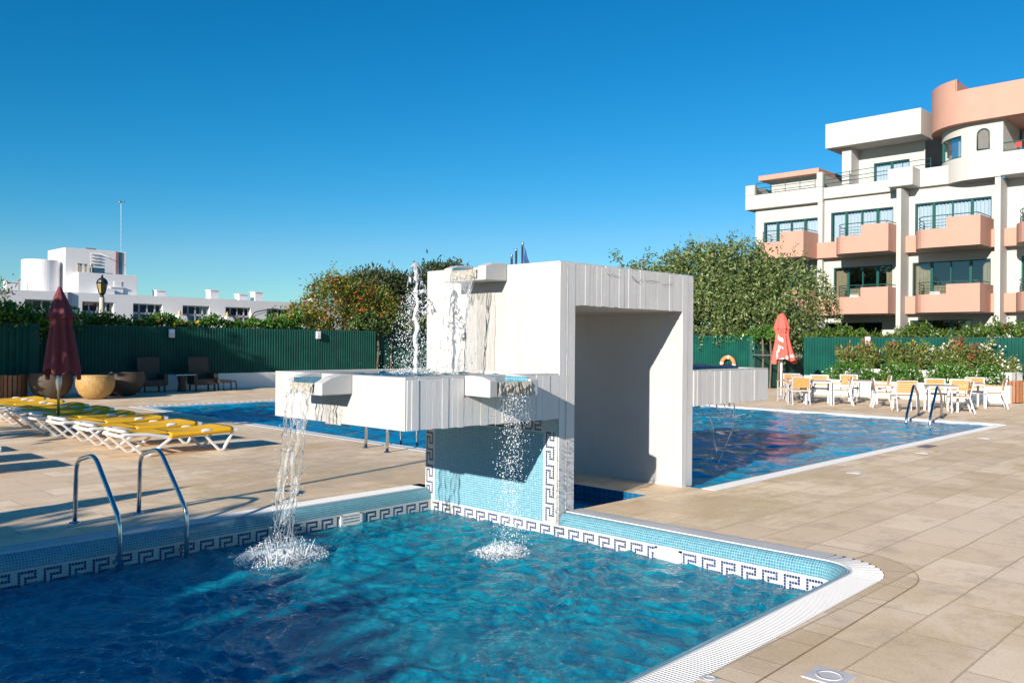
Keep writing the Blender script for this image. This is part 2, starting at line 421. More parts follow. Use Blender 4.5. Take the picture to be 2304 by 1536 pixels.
CREAM = pbr('white_hotel_render', (.48, .468, .447), .75, var=.03, nscale=.8, bump=.1, bscale=50)
LILAC = pbr('white_block_render', (.78, .76, .77), .75, var=.035, nscale=.6)
WFRAME = pbr('green_window_frame', (.005, .075, .062), .35, var=.08)
RAIL = pbr('dark_green_railing', (.012, .07, .062), .4, var=.1)
GFRAME = pbr('grey_window_frame', (.45, .47, .50), .4, var=.05)
CURT = pbr('pale_curtain', (.66, .66, .72), .8, var=.06, nscale=4)
CURTB = pbr('tan_curtain', (.36, .26, .16), .8, var=.15, nscale=4)
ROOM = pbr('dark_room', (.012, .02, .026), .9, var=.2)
def glass_mat(name, refl=.25, tint=(.75, .85, .88)):
    m, nt, out = new_mat(name); t = NT(nt)
    gl = t.n('BsdfGlossy'); gl.inputs['Roughness'].default_value = .01
    tp = t.n('BsdfTransparent'); tp.inputs[0].default_value = c4(tint)
    lw = t.n('LayerWeight'); lw.inputs[0].default_value = .35
    mx = t.n('MixShader'); t.l(t.math('ADD', t.math('MULTIPLY', lw.outputs['Fresnel'], .8), refl * .4), mx.inputs[0])
    t.l(tp.outputs[0], mx.inputs[1]); t.l(gl.outputs[0], mx.inputs[2]); t.l(mx.outputs[0], out.inputs[0]); return m
GLASS = glass_mat('window_glass')
BLACKM = pbr('black_iron', (.012, .016, .018), .4, var=.1)
AMBER = pbr('amber_lamp_glass', (.34, .25, .10), .25, var=.1)
STONEP = pbr('pale_lamp_post', (.50, .45, .38), .7, var=.1)
ORANGE = pbr('orange_ring_foam', (.75, .25, .10), .55, var=.08)
NAVYC = pbr('navy_cover_cloth', (.008, .018, .06), .8, var=.2)
BARK = pbr('grey_bark', (.16, .115, .08), .9, var=.35, nscale=8, bump=.8, bscale=25, bdist=.02)
SOIL = pbr('dry_soil', (.10, .07, .045), .95, var=.3)
RUST = pbr('rust_red_pipe', (.38, .05, .035), .5, var=.1)
GROUND = pbr('far_ground', (.16, .13, .085), .95, var=.3, nscale=.3)
BUFF = pbr('buff_umbrella_cloth', (.66, .42, .16), .8, var=.1)

# ------------------------------------------------------------------ world, sun, camera
ELEV = math.radians(19.4); SUND = Vector((.9185, .2165, -.3310)).normalized()
W = bpy.data.worlds.new('World'); SC.world = W; W.use_nodes = True
wn = W.node_tree; wn.nodes.clear(); t = NT(wn)
sky = t.n('TexSky'); sky.sky_type = 'NISHITA'; sky.sun_disc = False
sky.sun_elevation = ELEV; sky.sun_rotation = math.atan2(-SUND.x, -SUND.y)
sky.altitude = 0; sky.air_density = 1.0; sky.dust_density = .0; sky.ozone_density = 4.0
gainn = t.n('Mix', data_type='RGBA', blend_type='MULTIPLY'); gainn.inputs[0].default_value = 1; gainn.inputs[7].default_value = (.62, .95, 1.06, 1)
hs = t.n('HueSaturation'); hs.inputs['Saturation'].default_value = SKY_SAT; hs.inputs['Hue'].default_value = SKY_HUE; t.l(sky.outputs[0], hs.inputs['Color'])
bg = t.n('Background'); bg.inputs['Strength'].default_value = SKY_STR; t.l(hs.outputs[0], gainn.inputs[6]); 
sx = t.n('SeparateColor'); t.l(gainn.outputs[2], sx.inputs[0]); cx = t.n('CombineColor')
r_ = sx.outputs[0]; t.l(t.math('MINIMUM', t.math('MULTIPLY', t.math('POWER', r_, 2.0), .80), t.math('MULTIPLY', r_, 1.22)), cx.inputs[0])
t.l(t.math('MULTIPLY', sx.outputs[1], 1.16), cx.inputs[1]); t.l(t.math('MULTIPLY', sx.outputs[2], 1.14), cx.inputs[2]); t.l(cx.outputs[0], bg.inputs[0])
wo = t.n('OutputWorld'); t.l(bg.outputs[0], wo.inputs[0])
sun = bpy.data.lights.new('sun', 'SUN'); sun.energy = SUN_STR; sun.angle = math.radians(.53); sun.color = (1.0, .915, .79)
so = bpy.data.objects.new('sun', sun); COL.objects.link(so); so.rotation_euler = SUND.to_track_quat('-Z', 'Y').to_euler(); so.location = (-20, -5, 20)

yaw, pitch, roll, FPX = 0.7735, 0.0028, 0.00853, 1932.34
fw = Vector((math.cos(yaw) * math.cos(pitch), math.sin(yaw) * math.cos(pitch), math.sin(pitch)))
rt = Vector((math.sin(yaw), -math.cos(yaw), 0)); up = rt.cross(fw)
r2 = rt * math.cos(roll) + up * math.sin(roll); u2 = up * math.cos(roll) - rt * math.sin(roll)
cam = bpy.data.cameras.new('camera'); cam.sensor_width = 36; cam.lens = FPX * 36 / 2304; cam.clip_end = 2000; cam.clip_start = .05
co = bpy.data.objects.new('camera', cam); COL.objects.link(co)
M = Matrix((r2, u2, -fw)).transposed().to_4x4(); M.translation = (0, 0, 1.8); co.matrix_world = M
SC.camera = co
SC.view_settings.view_transform = 'Standard'; SC.view_settings.look = 'None'; SC.view_settings.gamma = 1
SC.view_settings.exposure = EXPO; SC.view_settings.use_curve_mapping = False
SC.render.engine = 'CYCLES'; SC.cycles.use_denoising = True
try: SC.cycles.denoiser = 'OPENIMAGEDENOISE'
except Exception: pass
SC.cycles.max_bounces = 10; SC.cycles.diffuse_bounces = 3; SC.cycles.glossy_bounces = 4; SC.cycles.transmission_bounces = 8
SC.cycles.transparent_max_bounces = 10; SC.cycles.sample_clamp_indirect = 6; SC.cycles.caustics_refractive = False; SC.cycles.caustics_reflective = False
SC.cycles.use_adaptive_sampling = True; SC.cycles.adaptive_threshold = .015
# ------------------------------------------------------------------ pool outlines
def arc(cx, cy, r, a0, a1, n=8):
    return [(cx + r * math.cos(math.radians(a0 + (a1 - a0) * i / n)), cy + r * math.sin(math.radians(a0 + (a1 - a0) * i / n))) for i in range(n + 1)]
def yl(x): return 8.115 + .033 * (x - 2.2)          # left edge, inner grate line
def yn(x): return 2.737 + .03 * (x - 3.73)          # near edge, inner grate line
XR = 7.055
def right_near(o, x_end=-1.5, y_top=6.05):
    # polyline down the right edge, round the corner and along the near edge, offset o outwards
    r = .34 + o; cx, cy = XR - .34, yn(XR) + .34
    return [(XR + o, y_top)] + arc(cx, cy, r, 0, -88, 10) + [(x_end, yn(x_end) - o)]
def left_line(o, x0=-3.0, x1=6.94): return [(x0, yl(x0) + o), (x1, yl(x1) + o)]

def resample(path, step):
    out = [path[0]]; 
    for a, b in zip(path, path[1:]):
        L = math.dist(a, b); n = max(1, round(L / step))
        for i in range(1, n + 1): out.append((a[0] + (b[0] - a[0]) * i / n, a[1] + (b[1] - a[1]) * i / n))
    return out
def normals(path):
    ns = []
    for i in range(len(path)):
        d = [0, 0]; k = 0
        segs = []
        if i > 0: segs.append((path[i][0] - path[i - 1][0], path[i][1] - path[i - 1][1]))
        if i < len(path) - 1: segs.append((path[i + 1][0] - path[i][0], path[i + 1][1] - path[i][1]))
        nn = [(-dy / math.hypot(dx, dy), dx / math.hypot(dx, dy)) for dx, dy in segs]
        if len(nn) == 1: ns.append(nn[0]); continue
        m = (nn[0][0] + nn[1][0], nn[0][1] + nn[1][1]); L = math.hypot(*m); m = (m[0] / L, m[1] / L)
        c = m[0] * nn[0][0] + m[1] * nn[0][1]; ns.append((m[0] / max(c, .3), m[1] / max(c, .3)))
    return ns
def cumlen(path):
    u = [0]
    for a, b in zip(path, path[1:]): u.append(u[-1] + math.dist(a, b))
    return u
def sweep(mb, path, prof, m=0):
    # prof: (d outward-left, z); uv in metres
    ns = normals(path); u = cumlen(path)
    pl = [0]
    for a, b in zip(prof, prof[1:]): pl.append(pl[-1] + math.dist(a, b))
    k = len(prof); vs = []
    for (x, y), (nx, ny) in zip(path, ns):
        for d, z in prof: vs.append((x + nx * d, y + ny * d, z))
    fs = []; uvs = []
    for i in range(len(path) - 1):
        for j in range(k - 1):
            a = i * k + j
            fs.append((a, a + k, a + k + 1, a + 1)); uvs.append([(u[i], pl[j]), (u[i + 1], pl[j]), (u[i + 1], pl[j + 1]), (u[i], pl[j + 1])])
    mb.add(vs, fs, m, uvs)

def flat_holes(mb, outer, holes, z):
    polys = [[Vector((x, y, 0)) for x, y in outer]] + [[Vector((x, y, 0)) for x, y in h] for h in holes]
    tris = geometry.tessellate_polygon(polys); allp = [p for pl in polys for p in pl]
    fs = []
    for a, b, c in tris:
        A, B, C_ = allp[a], allp[b], allp[c]
        fs.append((a, b, c) if (B - A).cross(C_ - A).z > 0 else (a, c, b))
    mb.add([(p.x, p.y, z) for p in allp], fs)

P2 = [(9.45, 5.853), (22.30, 5.968), (22.45, 6.4), (23.25, 23.60), (9.73, 23.62), (9.45, 11.25)]
P2o = [(9.41, 5.612), (22.35, 5.735), (22.68, 5.85), (22.72, 6.3), (23.52, 23.86), (9.47, 23.88), (9.20, 11.1), (9.20, 8.35), (9.41, 8.3)]
GO = .275   # grate width
hole1 = left_line(GO, -3.0, 7.08) + [(7.08, 6.05)] + right_near(.25, -1.5, 6.05)[0:] + [(-3, yn(-3) - .25)]
trough = [(7.16, 6.035), (8.52, 6.035), (8.52, 8.24), (7.16, 8.24)]
deck = MB(); flat_holes(deck, [(-16, -14), (33.9, -14), (33.9, 30.95), (-16, 30.95)], [hole1, trough, P2o], 0)
tag(deck.build('deck', PAVE), kind='structure')
far = MB(); flat_holes(far, [(-220, -160), (420, -160), (420, 420), (-220, 420)], [[(-14, -12), (33, -12), (33, 30), (-14, 30)]], -.05)
tag(far.build('ground', GROUND), kind='structure')
# worn coping stones round the near corner
cs = MB(); pth = [p for p in right_near(.255, -1.5, 3.9)]
sweep(cs, resample(pth, .12), [(0, .004), (.235, .004)]); tag(cs.build('coping_path', COPE), kind='structure')
js = MB(); rp = right_near(.255, 2.0, 3.05)
acc = .3
us = cumlen(rp)
def at_len(path, us, s):
    for i in range(len(path) - 1):
        if us[i + 1] >= s:
            f = (s - us[i]) / (us[i + 1] - us[i]); a, b = path[i], path[i + 1]
            dx, dy = b[0] - a[0], b[1] - a[1]; L = math.hypot(dx, dy)
            return (a[0] + dx * f, a[1] + dy * f), (-dy / L, dx / L), (dx / L, dy / L)
    a, b = path[-2], path[-1]; dx, dy = b[0] - a[0], b[1] - a[1]; L = math.hypot(dx, dy)
    return b, (-dy / L, dx / L), (dx / L, dy / L)
while acc < us[-1]:
    (x, y), (nx, ny), (tx, ty) = at_len(rp, us, acc)
    js.quad((x - tx * .004, y - ty * .004, .006), (x + tx * .004, y + ty * .004, .006), (x + nx * .235 + tx * .004, y + ny * .235 + ty * .004, .006), (x + nx * .235 - tx * .004, y + ny * .235 - ty * .004, .006)); acc += .42
rp2 = resample(right_near(.492, 2.0, 3.6), .1); sweep(js, rp2, [(-.004, .0065), (.004, .0065)])
JOINT = pbr('dirt_joint', (.36, .255, .16), .95, var=.3, nscale=12)
tag(js.build('joint_path', JOINT), kind='structure')

# ------------------------------------------------------------------ front pool
KEY = [[1,1,1,1,1],[1,0,0,0,0],[1,0,1,1,1],[1,0,1,0,1],[1,0,1,0,1],[1,1,1,0,1],[0,0,0,0,1],[0,0,0,0,1]]
TP = .0254
pool = thing('swimming_pool', 'small front pool edged in blue mosaic with a dark blue Greek key band', 'swimming pool', (5, 5, 0))
ROLL = [(0, -.012), (-.012, -.004), (-.03, -.003), (-.055, -.012), (-.078, -.032), (-.096, -.06), (-.107, -.095), (-.11, -.131)]
rl = MB(); sweep(rl, resample(left_line(0), .25), ROLL); sweep(rl, resample(right_near(0), .06), ROLL)
rl.build('coping_tiles', BLUET, pool, smooth=True)
face_path = [(-3, yl(-3) - .11), (6.945, yl(6.945) - .11)] + right_near(-.11, -1.5, 6.1)[1:]
bw = MB(); sweep(bw, resample(face_path, .1), [(0, -.131), (0, -.36)]); bw.build('band_tiles', WHITET, pool)
kb = MB(); uf = cumlen(face_path); n = int(uf[-1] / TP)
corner_u = uf[1]
for i in range(n):
    s = (i + .5) * TP + (corner_u % TP)
    if s > uf[-1]: break
    c = int(round((s - corner_u) / TP - .5)) % 8
    (x, y), (nx, ny), (tx, ty) = at_len(face_path, uf, s)
    if abs(s - corner_u) < TP: continue
    for r in range(5):
        if KEY[c][r]:
            zt = -.156 - r * TP; h = .0105; e = -.0015
            a = (x - tx * h + nx * e, y - ty * h + ny * e); b = (x + tx * h + nx * e, y + ty * h + ny * e)
            kb.quad((a[0], a[1], zt - .0215), (b[0], b[1], zt - .0215), (b[0], b[1], zt), (a[0], a[1], zt))
kb.build('key_band', NAVY, pool)
sh = MB(); sweep(sh, resample(face_path, .3), [(.0, -.36), (.0, -1.35)])
fp = [(x, y) for x, y in face_path]
sh.add([(-3, 2.4, -1.35), (7.0, 2.4, -1.35), (7.0, 8.3, -1.35), (-3, 8.3, -1.35)], [(0, 1, 2, 3)], 0, [[(0, 0), (10, 0), (10, 6), (0, 6)]])
sh.build('pool_basin', FLOORT, pool)
def grate(mb, path, w, pitch, bw_=.016, inner=.0, rows=1):
    us = cumlen(path); s = pitch / 2; k = 0
    while s < us[-1]:
        (x, y), (nx, ny), (tx, ty) = at_len(path, us, s)
        mb.beam((x + nx * (inner + .012), y + ny * (inner + .012), -.004), (x + nx * (inner + w), y + ny * (inner + w), -.004), bw_, .014)
        s += pitch; k += 1
g1 = MB()
grate(g1, left_line(0, -1.0), GO - .015, .027, .0145); 
rn = resample(right_near(0, 1.0), .05); grate(g1, rn, .245, .027, .0145)
for path, w in ((left_line(0, -1.0), GO - .015), (rn, .245)):
    for d, ww, zt_ in ((.006, .012, .0035),): sweep(g1, path, [(d - ww / 2, -.016), (d - ww / 2, zt_), (d + ww / 2, zt_), (d + ww / 2, -.016)])
g1.build('overflow_grate', GRATE, pool)
ch = MB()
for path, w in ((left_line(0, -3.0, 7.07), GO + .01), (resample(right_near(0), .06), .26)): sweep(ch, path, [(-.005, -.012), (0, -.07), (w, -.07), (w, .0)])
ch.build('drain_channel', DARK, pool)
def skimmer(mb, c, tdir, nrm, w=.30, z0=-.27, z1=-.145, slat=True):
    c = Vector((*c, 0)); tdir = Vector((*tdir, 0)); nrm = Vector((*nrm, 0))
    def P(u, d, z): return c + tdir * u + nrm * d + Vector((0, 0, z))
    for u0, u1, a, b in ((-w / 2, w / 2, z1 - .016, z1), (-w / 2, w / 2, z0, z0 + .016), (-w / 2, -w / 2 + .03, z0, z1), (w / 2 - .03, w / 2, z0, z1)):
        p = P((u0 + u1) / 2, .008, (a + b) / 2); mb.beam(P(u0, .008, (a + b) / 2), P(u1, .008, (a + b) / 2), .022, b - a)
    if slat:
        for k in range(3):
            z = z1 - .035 - k * .034; mb.beam(P(-w / 2 + .03, .004, z), P(w / 2 - .03, .004, z), .03, .02, up=(0, 0, 1))
    else: mb.beam(P(-w / 2 + .03, .004, (z0 + z1) / 2), P(w / 2 - .03, .004, (z0 + z1) / 2), .008, z1 - z0 - .03)
sk = MB(); skimmer(sk, (5.72, yl(5.72) - .11), (1, .033), (.033, -1)); sk.build('skimmer_grille', PLASTIC, pool)
sk = MB(); skimmer(sk, (6.945, 4.66), (0, -1), (-1, 0), slat=False); sk.build('skimmer_cover', PLASTIC, pool)

def waves(x0, x1, y0, y1, z, step, seed, amp, lam0, lam1, rings=(), nw=46, warp=.12):
    rg = np.random.default_rng(seed); nx = int((x1 - x0) / step); ny = int((y1 - y0) / step)
    X, Y = np.meshgrid(np.linspace(x0, x1, nx + 1), np.linspace(y0, y1, ny + 1), indexing='ij')
    Wx = X + warp * np.sin(Y * 2.1 + 1.3 * np.sin(X * 1.7)) + warp * .6 * np.sin(X * 3.7 + Y * 2.9); Wy = Y + warp * np.sin(X * 2.6 + 1.1 * np.sin(Y * 2.2 + 2)) + warp * .6 * np.sin(Y * 4.1 - X * 2.3)
    H = np.zeros_like(X)
    for k in range(nw):
        lam = lam0 * (lam1 / lam0) ** rg.random(); th = rg.uniform(0, 2 * PI); kk = 2 * PI / lam
        ph = kk * (Wx * math.cos(th) + Wy * math.sin(th)) + rg.uniform(0, 2 * PI)
        H += (lam / lam1) ** .9 * (np.sin(ph) - .28 * np.cos(2 * ph) + .06 * np.sin(3 * ph))
    H *= amp / H.std()
    for cx, cy, a, lam, dec in rings:
        D = np.hypot(X - cx, Y - cy); H += a * np.cos(2 * PI * D / lam) * np.exp(-D / dec)
    return X, Y, z + H
def water_obj(name, mat, X, Y, Z, kind='structure', keep=None):
    n, m = X.shape; V = np.stack([X, Y, Z], -1).reshape(-1, 3); idx = np.arange(n * m).reshape(n, m)
    F = np.stack([idx[:-1, :-1], idx[1:, :-1], idx[1:, 1:], idx[:-1, 1:]], -1).reshape(-1, 4)
    if keep is not None:
        c = V[F].mean(1); F = F[keep(c[:, 0], c[:, 1])]
    o = np_mesh(name, V, F, mat, smooth=True); return tag(o, kind=kind)
X, Y, Z = waves(-2.9, 6.95, 2.55, 8.3, -.262,   .018, 3, .0088, .07, .42, rings=((4.35, 7.27, .03, .30, .55), (5.98, 5.95, .022, .26, .5)), nw=110, warp=.16)
yf = lambda x: yl(x) - .105
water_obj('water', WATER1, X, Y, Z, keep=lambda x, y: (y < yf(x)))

# ------------------------------------------------------------------ main pool
pool2 = thing('swimming_pool', 'large deep blue pool with a white edge grate beyond the concrete fountain', 'swimming pool', (16, 14, 0))
g2 = MB()
n2 = len(P2)
edge = [P2[0], P2[1], P2[2], P2[3], P2[4], P2[5], P2[0]]
grate(g2, [P2[1], P2[0]], -.0, .05) if False else None
inn = list(reversed(edge))             # pool on the right-hand side while walking clockwise
us2 = cumlen(inn)
inn2 = [(9.45, 8.35)] + inn[1:-1] + [(9.40, 5.853)]
sweep(g2, inn2, [(0, -.05), (0, .004), (.012, .005), (.012, -.01), (.225, -.01), (.225, .005), (.24, .005), (.24, -.05)])
s = .03
path_near = [P2[1], P2[0]]
for a, b, pt in ((P2[1], P2[0], .045), ((9.45, 8.35), P2[5], .09), (P2[5], P2[4], .09), (P2[4], P2[3], .2), (P2[3], P2[2], .09)):
    grate(g2, [a, b], .225, pt, pt * .62)
g2.build('overflow_grate', GRATE, pool2)
sb = MB(); sweep(sb, inn, [(0, -.05), (0, -2.0)]); sb.add([(9.2, 5.6, -2.0), (23.6, 5.6, -2.0), (23.6, 24, -2.0), (9.2, 24, -2.0)], [(0, 1, 2, 3)], 0, [[(0, 0), (14, 0), (14, 18), (0, 18)]])
sb.build('pool_basin', DEEPT, pool2)
X, Y, Z = waves(9.3, 23.4, 5.7, 23.7, -.035, .055, 8, .0095, .22, 1.2, rings=((11.9, 7.05, .015, .3, .5),), nw=40, warp=.2)
def in_p2(x, y):
    ok = np.ones_like(x, bool)
    for (ax, ay), (bx, by) in zip(P2, P2[1:] + P2[:1]): ok &= ((bx - ax) * (y - ay) - (by - ay) * (x - ax)) > -.02
    return ok
water_obj('water', WATER2, X, Y, Z, keep=in_p2)
# trough under the portal
tr = thing('water_trough', 'narrow sunken water channel under the concrete portal', 'trough', (7.8, 7.1, -.5))
tm = MB()
for (ax, ay), (bx, by) in zip(trough, trough[1:] + trough[:1]): sweep(tm, [(bx, by), (ax, ay)], [(0, .0), (0, -.6)])
tm.add([(7.1, 6, -.6), (8.6, 6, -.6), (8.6, 8.3, -.6), (7.1, 8.3, -.6)], [(0, 1, 2, 3)], 0, [[(0, 0), (1.5, 0), (1.5, 2), (0, 2)]])
tm.build('trough_basin', DEEPT, tr)
X, Y, Z = waves(7.1, 8.55, 6.02, 8.26, -.2, .04, 21, .004, .15, .6); water_obj('water', WATER2, X, Y, Z)

# ------------------------------------------------------------------ concrete fountain
A, Bx = 6.074, 6.948
fo = thing('concrete_fountain', 'white concrete fountain portal with two cantilevered basins between the pools', 'fountain', (8.2, 7.1, 0))
def boards(mb, x0, x1, yf, z0, z1, lo=.06, hi=.105, flush0=False, dep=.004):
    x = x0
    while x < x1 - 1e-6:
        w = R.uniform(lo, hi); 
        if x + w > x1 - lo * .6: w = x1 - x
        d = R.uniform(0, dep) * (1 if R.random() < .75 else .15)
        zb = z0 + (0 if flush0 else R.uniform(-.004, .006)); zt_ = z1 - R.uniform(.006, .018)
        g = R.choice((.0005, .0008, .0012, .0025))
        mb.add([(x + .0006, yf - d, zb), (x + w - g, yf - d - R.uniform(-.0006, .0006), zb), (x + w - g, yf + .012, zb), (x + .0006, yf + .012, zb),
                (x + .0006, yf - d, zt_), (x + w - g, yf - d - R.uniform(-.0006, .0006), zt_), (x + w - g, yf + .012, zt_), (x + .0006, yf + .012, zt_)],
               [(3, 2, 1, 0), (4, 5, 6, 7), (0, 1, 5, 4), (1, 2, 6, 5), (2, 3, 7, 6), (3, 0, 4, 7)])
        x += w
ZT, ZD, YB = 2.70, 2.229, 8.29
pf = MB(); ya_ = A + .006
pf.extrude([(Bx + .004, ya_, -1.3), (7.203, ya_, -1.3), (7.203, ya_, ZD), (9.316, ya_, ZD), (9.316, ya_, -1.3), (9.57, ya_, -1.3), (9.57, ya_, ZT), (Bx + .004, ya_, ZT)], (0, YB - ya_, 0))
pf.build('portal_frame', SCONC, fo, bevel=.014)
bf = MB()
boards(bf, Bx + .006, 7.203, A, -.3, ZT - .004, .1, .13, True); boards(bf, 9.316, 9.566, A, .0, ZT - .004, .1, .13, True)
boards(bf, 7.2035, 9.3155, A, ZD, ZT - .004)
bf.build('board_face', CONC, fo)
# cracks
CR = pbr('dark_crack', (.05, .04, .035), .9)
ck = MB()
def crack(pts, w=.004):
    ck = MB()
    for (xa, za), (xb, zb) in zip(pts, pts[1:]):
        L = math.hypot(xb - xa, zb - za); nx, nz = -(zb - za) / L * w / 2, (xb - xa) / L * w / 2; y = A - .0125
        ck.quad((xa - nx, y, za - nz), (xa + nx, y, za + nz), (xb + nx, y, zb + nz), (xb - nx, y, zb - nz))
    ck.build('crack_line', CR, fo)
p = [(7.055, 2.68)]
while p[-1][1] > .0: p.append((7.05 + R.uniform(-.006, .006), p[-1][1] - R.uniform(.05, .12)))
crack(p, .004); 
def wig(x0, z0, x1, z1, n, w, j=.008): crack([(x0 + (x1 - x0) * i / n + R.uniform(-j, j) * .3, z0 + (z1 - z0) * i / n + R.uniform(-j, j)) for i in range(n + 1)], w)
wig(7.75, 2.60, 7.98, 2.592, 7, .004); wig(8.22, 2.60, 8.36, 2.53, 5, .007); wig(8.36, 2.535, 8.42, 2.585, 3, .006); wig(8.5, 2.565, 8.78, 2.575, 7, .005); wig(8.85, 2.54, 9.08, 2.565, 6, .004); wig(9.46, 2.6, 9.455, .9, 14, .002, .005)


def basin(x0, x1, y0, y1, z0, z1, rim=.16, fl=.2, board=True, skip=None):
    # hollow box: four rim walls + floor (butt joints), returns MB
    b = MB()
    yo = y0 + (.006 if board else 0)
    outer = [(x0, yo), (x1, yo), (x1, y1), (x0, y1)]; inner = [(x0 + rim, yo + rim), (x1 - .01, yo + rim), (x1 - .01, y1 - rim), (x0 + rim, y1 - rim)]
    vs = [(x, y, z0) for x, y in outer] + [(x, y, z1) for x, y in outer] + [(x, y, z1) for x, y in inner] + [(x, y, z0 + fl) for x, y in inner]
    fs = [(3, 2, 1, 0), (12, 13, 14, 15)]
    for i in range(4):
        j = (i + 1) % 4; fs += [(i, j, 4 + j, 4 + i), (4 + i, 4 + j, 8 + j, 8 + i), (8 + i, 8 + j, 12 + j, 12 + i)]
    b.add(vs, fs); return b
LBX0 = 4.856
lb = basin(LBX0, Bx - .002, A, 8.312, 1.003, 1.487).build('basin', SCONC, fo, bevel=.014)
b = MB(); boards(b, LBX0 + .02, 5.565, A, 1.003, 1.478, .05, .10, dep=.007); boards(b, 5.565, 6.24, A, 1.003, 1.295, .08, .12, dep=.007); boards(b, 6.24, Bx + .002, A, 1.003, 1.484, .08, .12, dep=.007)
b.build('board_face', CONC, lb)
bt = MB(); 
def tq(a, b_, z0, z1, mb): 
    L = math.dist(a, b_); mb.quad((*a, z0), (*b_, z0), (*b_, z1), (*a, z1), 0, [(0, 0), (L, 0), (L, z1 - z0), (0, z1 - z0)])
ix0, ix1, iy0, iy1 = LBX0 + .158, Bx - .012, A + .168, 8.312 - .158
tq((ix0, iy0), (ix1, iy0), 1.2, 1.44, bt); tq((ix1, iy1), (ix0, iy1), 1.2, 1.47, bt); tq((ix0, iy1), (ix0, iy0), 1.2, 1.44, bt)
bt.add([(ix0, iy0, 1.207), (ix1, iy0, 1.207), (ix1, iy1, 1.207), (ix0, iy1, 1.207)], [(0, 1, 2, 3)], 0, [[(0, 0), (2, 0), (2, 2), (0, 2)]])
bt.build('basin_tiles', BLUET, lb)
rb = basin(9.572, 11.55, 6.061, 8.3, 1.018, 1.482).build('basin', SCONC, fo, bevel=.014)
b = MB(); boards(b, 9.575, 11.545, 6.061, 1.018, 1.474, .055, .10, dep=.006); b.build('board_face', CONC, rb)

def spout(name, parent, base, out, side, y0, y1, zb, zt, length, chin, cheek=.125, lipz=None, wallz=None, tip_z=None):
    """channel spout: base point on the wall, unit vectors out/side, from y0 to y1 along side."""
    base = Vector(base); out = Vector(out); side = Vector(side); U = Vector((0, 0, 1))
    def P(s, o, z): return base + side * s + out * o + U * z
    sp = MB(); w = y1 - y0; tz = tip_z
    prof = [(.0, zb), (length, zb - .006), (length, tz), (length - .10, (tz + zt) / 2 + .012), (length - .22, zt + .002), (.0, zt)]
    prof_c = [(o, z) for o, z in prof]
    for a, b_ in ((y0, y0 + cheek), (y1 - chin, y1)):
        sp.extrude([P(a, o, z) for o, z in prof_c], side * (b_ - a))
    sp.extrude([P(y0 + cheek + .001, 0, zb), P(y0 + cheek + .001, length - .002, zb - .006), P(y0 + cheek + .001, length - .012, lipz), P(y0 + cheek + .001, 0, lipz)], side * (w - cheek - chin - .002))
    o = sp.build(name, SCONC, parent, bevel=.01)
    tl = MB(); L = length
    for s_, rev in ((y0 + cheek + .003, 0), (y1 - chin - .003, 1)):
        q = [P(s_, .0, lipz), P(s_, L - .03, lipz), P(s_, L - .03, lipz + .05), P(s_, 0, lipz + .05)]
        tl.quad(*q, 0, [(0, 0), (L, 0), (L, .05), (0, .05)])
    tl.quad(P(y0 + cheek, 0, lipz + .002), P(y1 - chin, 0, lipz + .002), P(y1 - chin, L - .03, lipz + .002), P(y0 + cheek, L - .03, lipz + .002), 0, [(0, 0), (w, 0), (w, L), (0, L)])
    tl.build('spout_tiles', BLUET, o)
    lp = MB()
    n = 26; s0, s1 = y0 + cheek + .004, y1 - chin - .004
    def fn(u, v):
        z = lipz + .006 - v * (lipz - zb - .01); rip = .010 * math.sin(u * 41) * math.sin(u * 17 + 1) * (.3 + v) + .006 * math.sin(v * 9 + u * 13)
        return P(s0 + (s1 - s0) * u, L + .004 + .014 * math.sin(v * PI) + rip, z)
    lp.grid(fn, 40, 8); lp.build('spout_lip', TUFA, o, smooth=True)
    return o
spout('spout', fo, (Bx, 0, 0), (-1, 0, 0), (0, 1, 0), 6.872, 7.57, 2.514, 2.713, .341, .13, .13, 2.628, tip_z=2.668)
spout('spout', lb, (LBX0, 0, 0), (-1, 0, 0), (0, 1, 0), 6.887, 7.53, 1.303, 1.494, .348, .11, .128, 1.405, tip_z=1.414)
spout('spout', lb, (0, A, 0), (0, -1, 0), (1, 0, 0), 5.572, 6.236, 1.300, 1.494, .350, .112, .106, 1.432, tip_z=1.456)
# mosaic panel on the pool side of the left wall
pn = MB(); y0p, y1p, z0p, z1p = A + .03, 8.285, -.131, 1.0
def pq(mb, y0, y1, z0, z1, x): mb.quad((x, y1, z0), (x, y0, z0), (x, y0, z1), (x, y1, z1), 0, [(-y1, z0), (-y0, z0), (-y0, z1), (-y1, z1)])
pa = MB(); pq(pa, 6.295, 8.105, -.131, .835, Bx + .0015); po = pa.build('mosaic_panel', PALET, fo)
bo = MB()
pq(bo, 6.100, 6.295, -.131, .985, Bx + .001); pq(bo, 8.105, 8.28, -.131, .985, Bx + .001); pq(bo, 6.295, 8.105, .835, .985, Bx + .001); bo.build('panel_border', WHITET, po)
kk = MB(); xk = Bx - .0008
def kq(y, z): kk.quad((xk, y + .0105, z - .0105), (xk, y - .0105, z - .0105), (xk, y - .0105, z + .0105), (xk, y + .0105, z + .0105))
kset = []
for yc0, sg in ((6.245, 1), (8.25, 1)):                      # two upright key columns
    kk = MB(); kset.append(kk)
    for r in range(38):
        for v in range(5):
            if KEY[7 - (r % 8)][4 - v]: kq(yc0 - v * TP, -.10 + r * TP)
kk = MB(); kset.append(kk)
for c in range(int((8.105 - 6.32) / TP)):
    for v in range(5):
        if KEY[c % 8][v]: kq(8.09 - c * TP, .965 - v * TP)
for kk in kset: kk.build('key_border', NAVY, po)
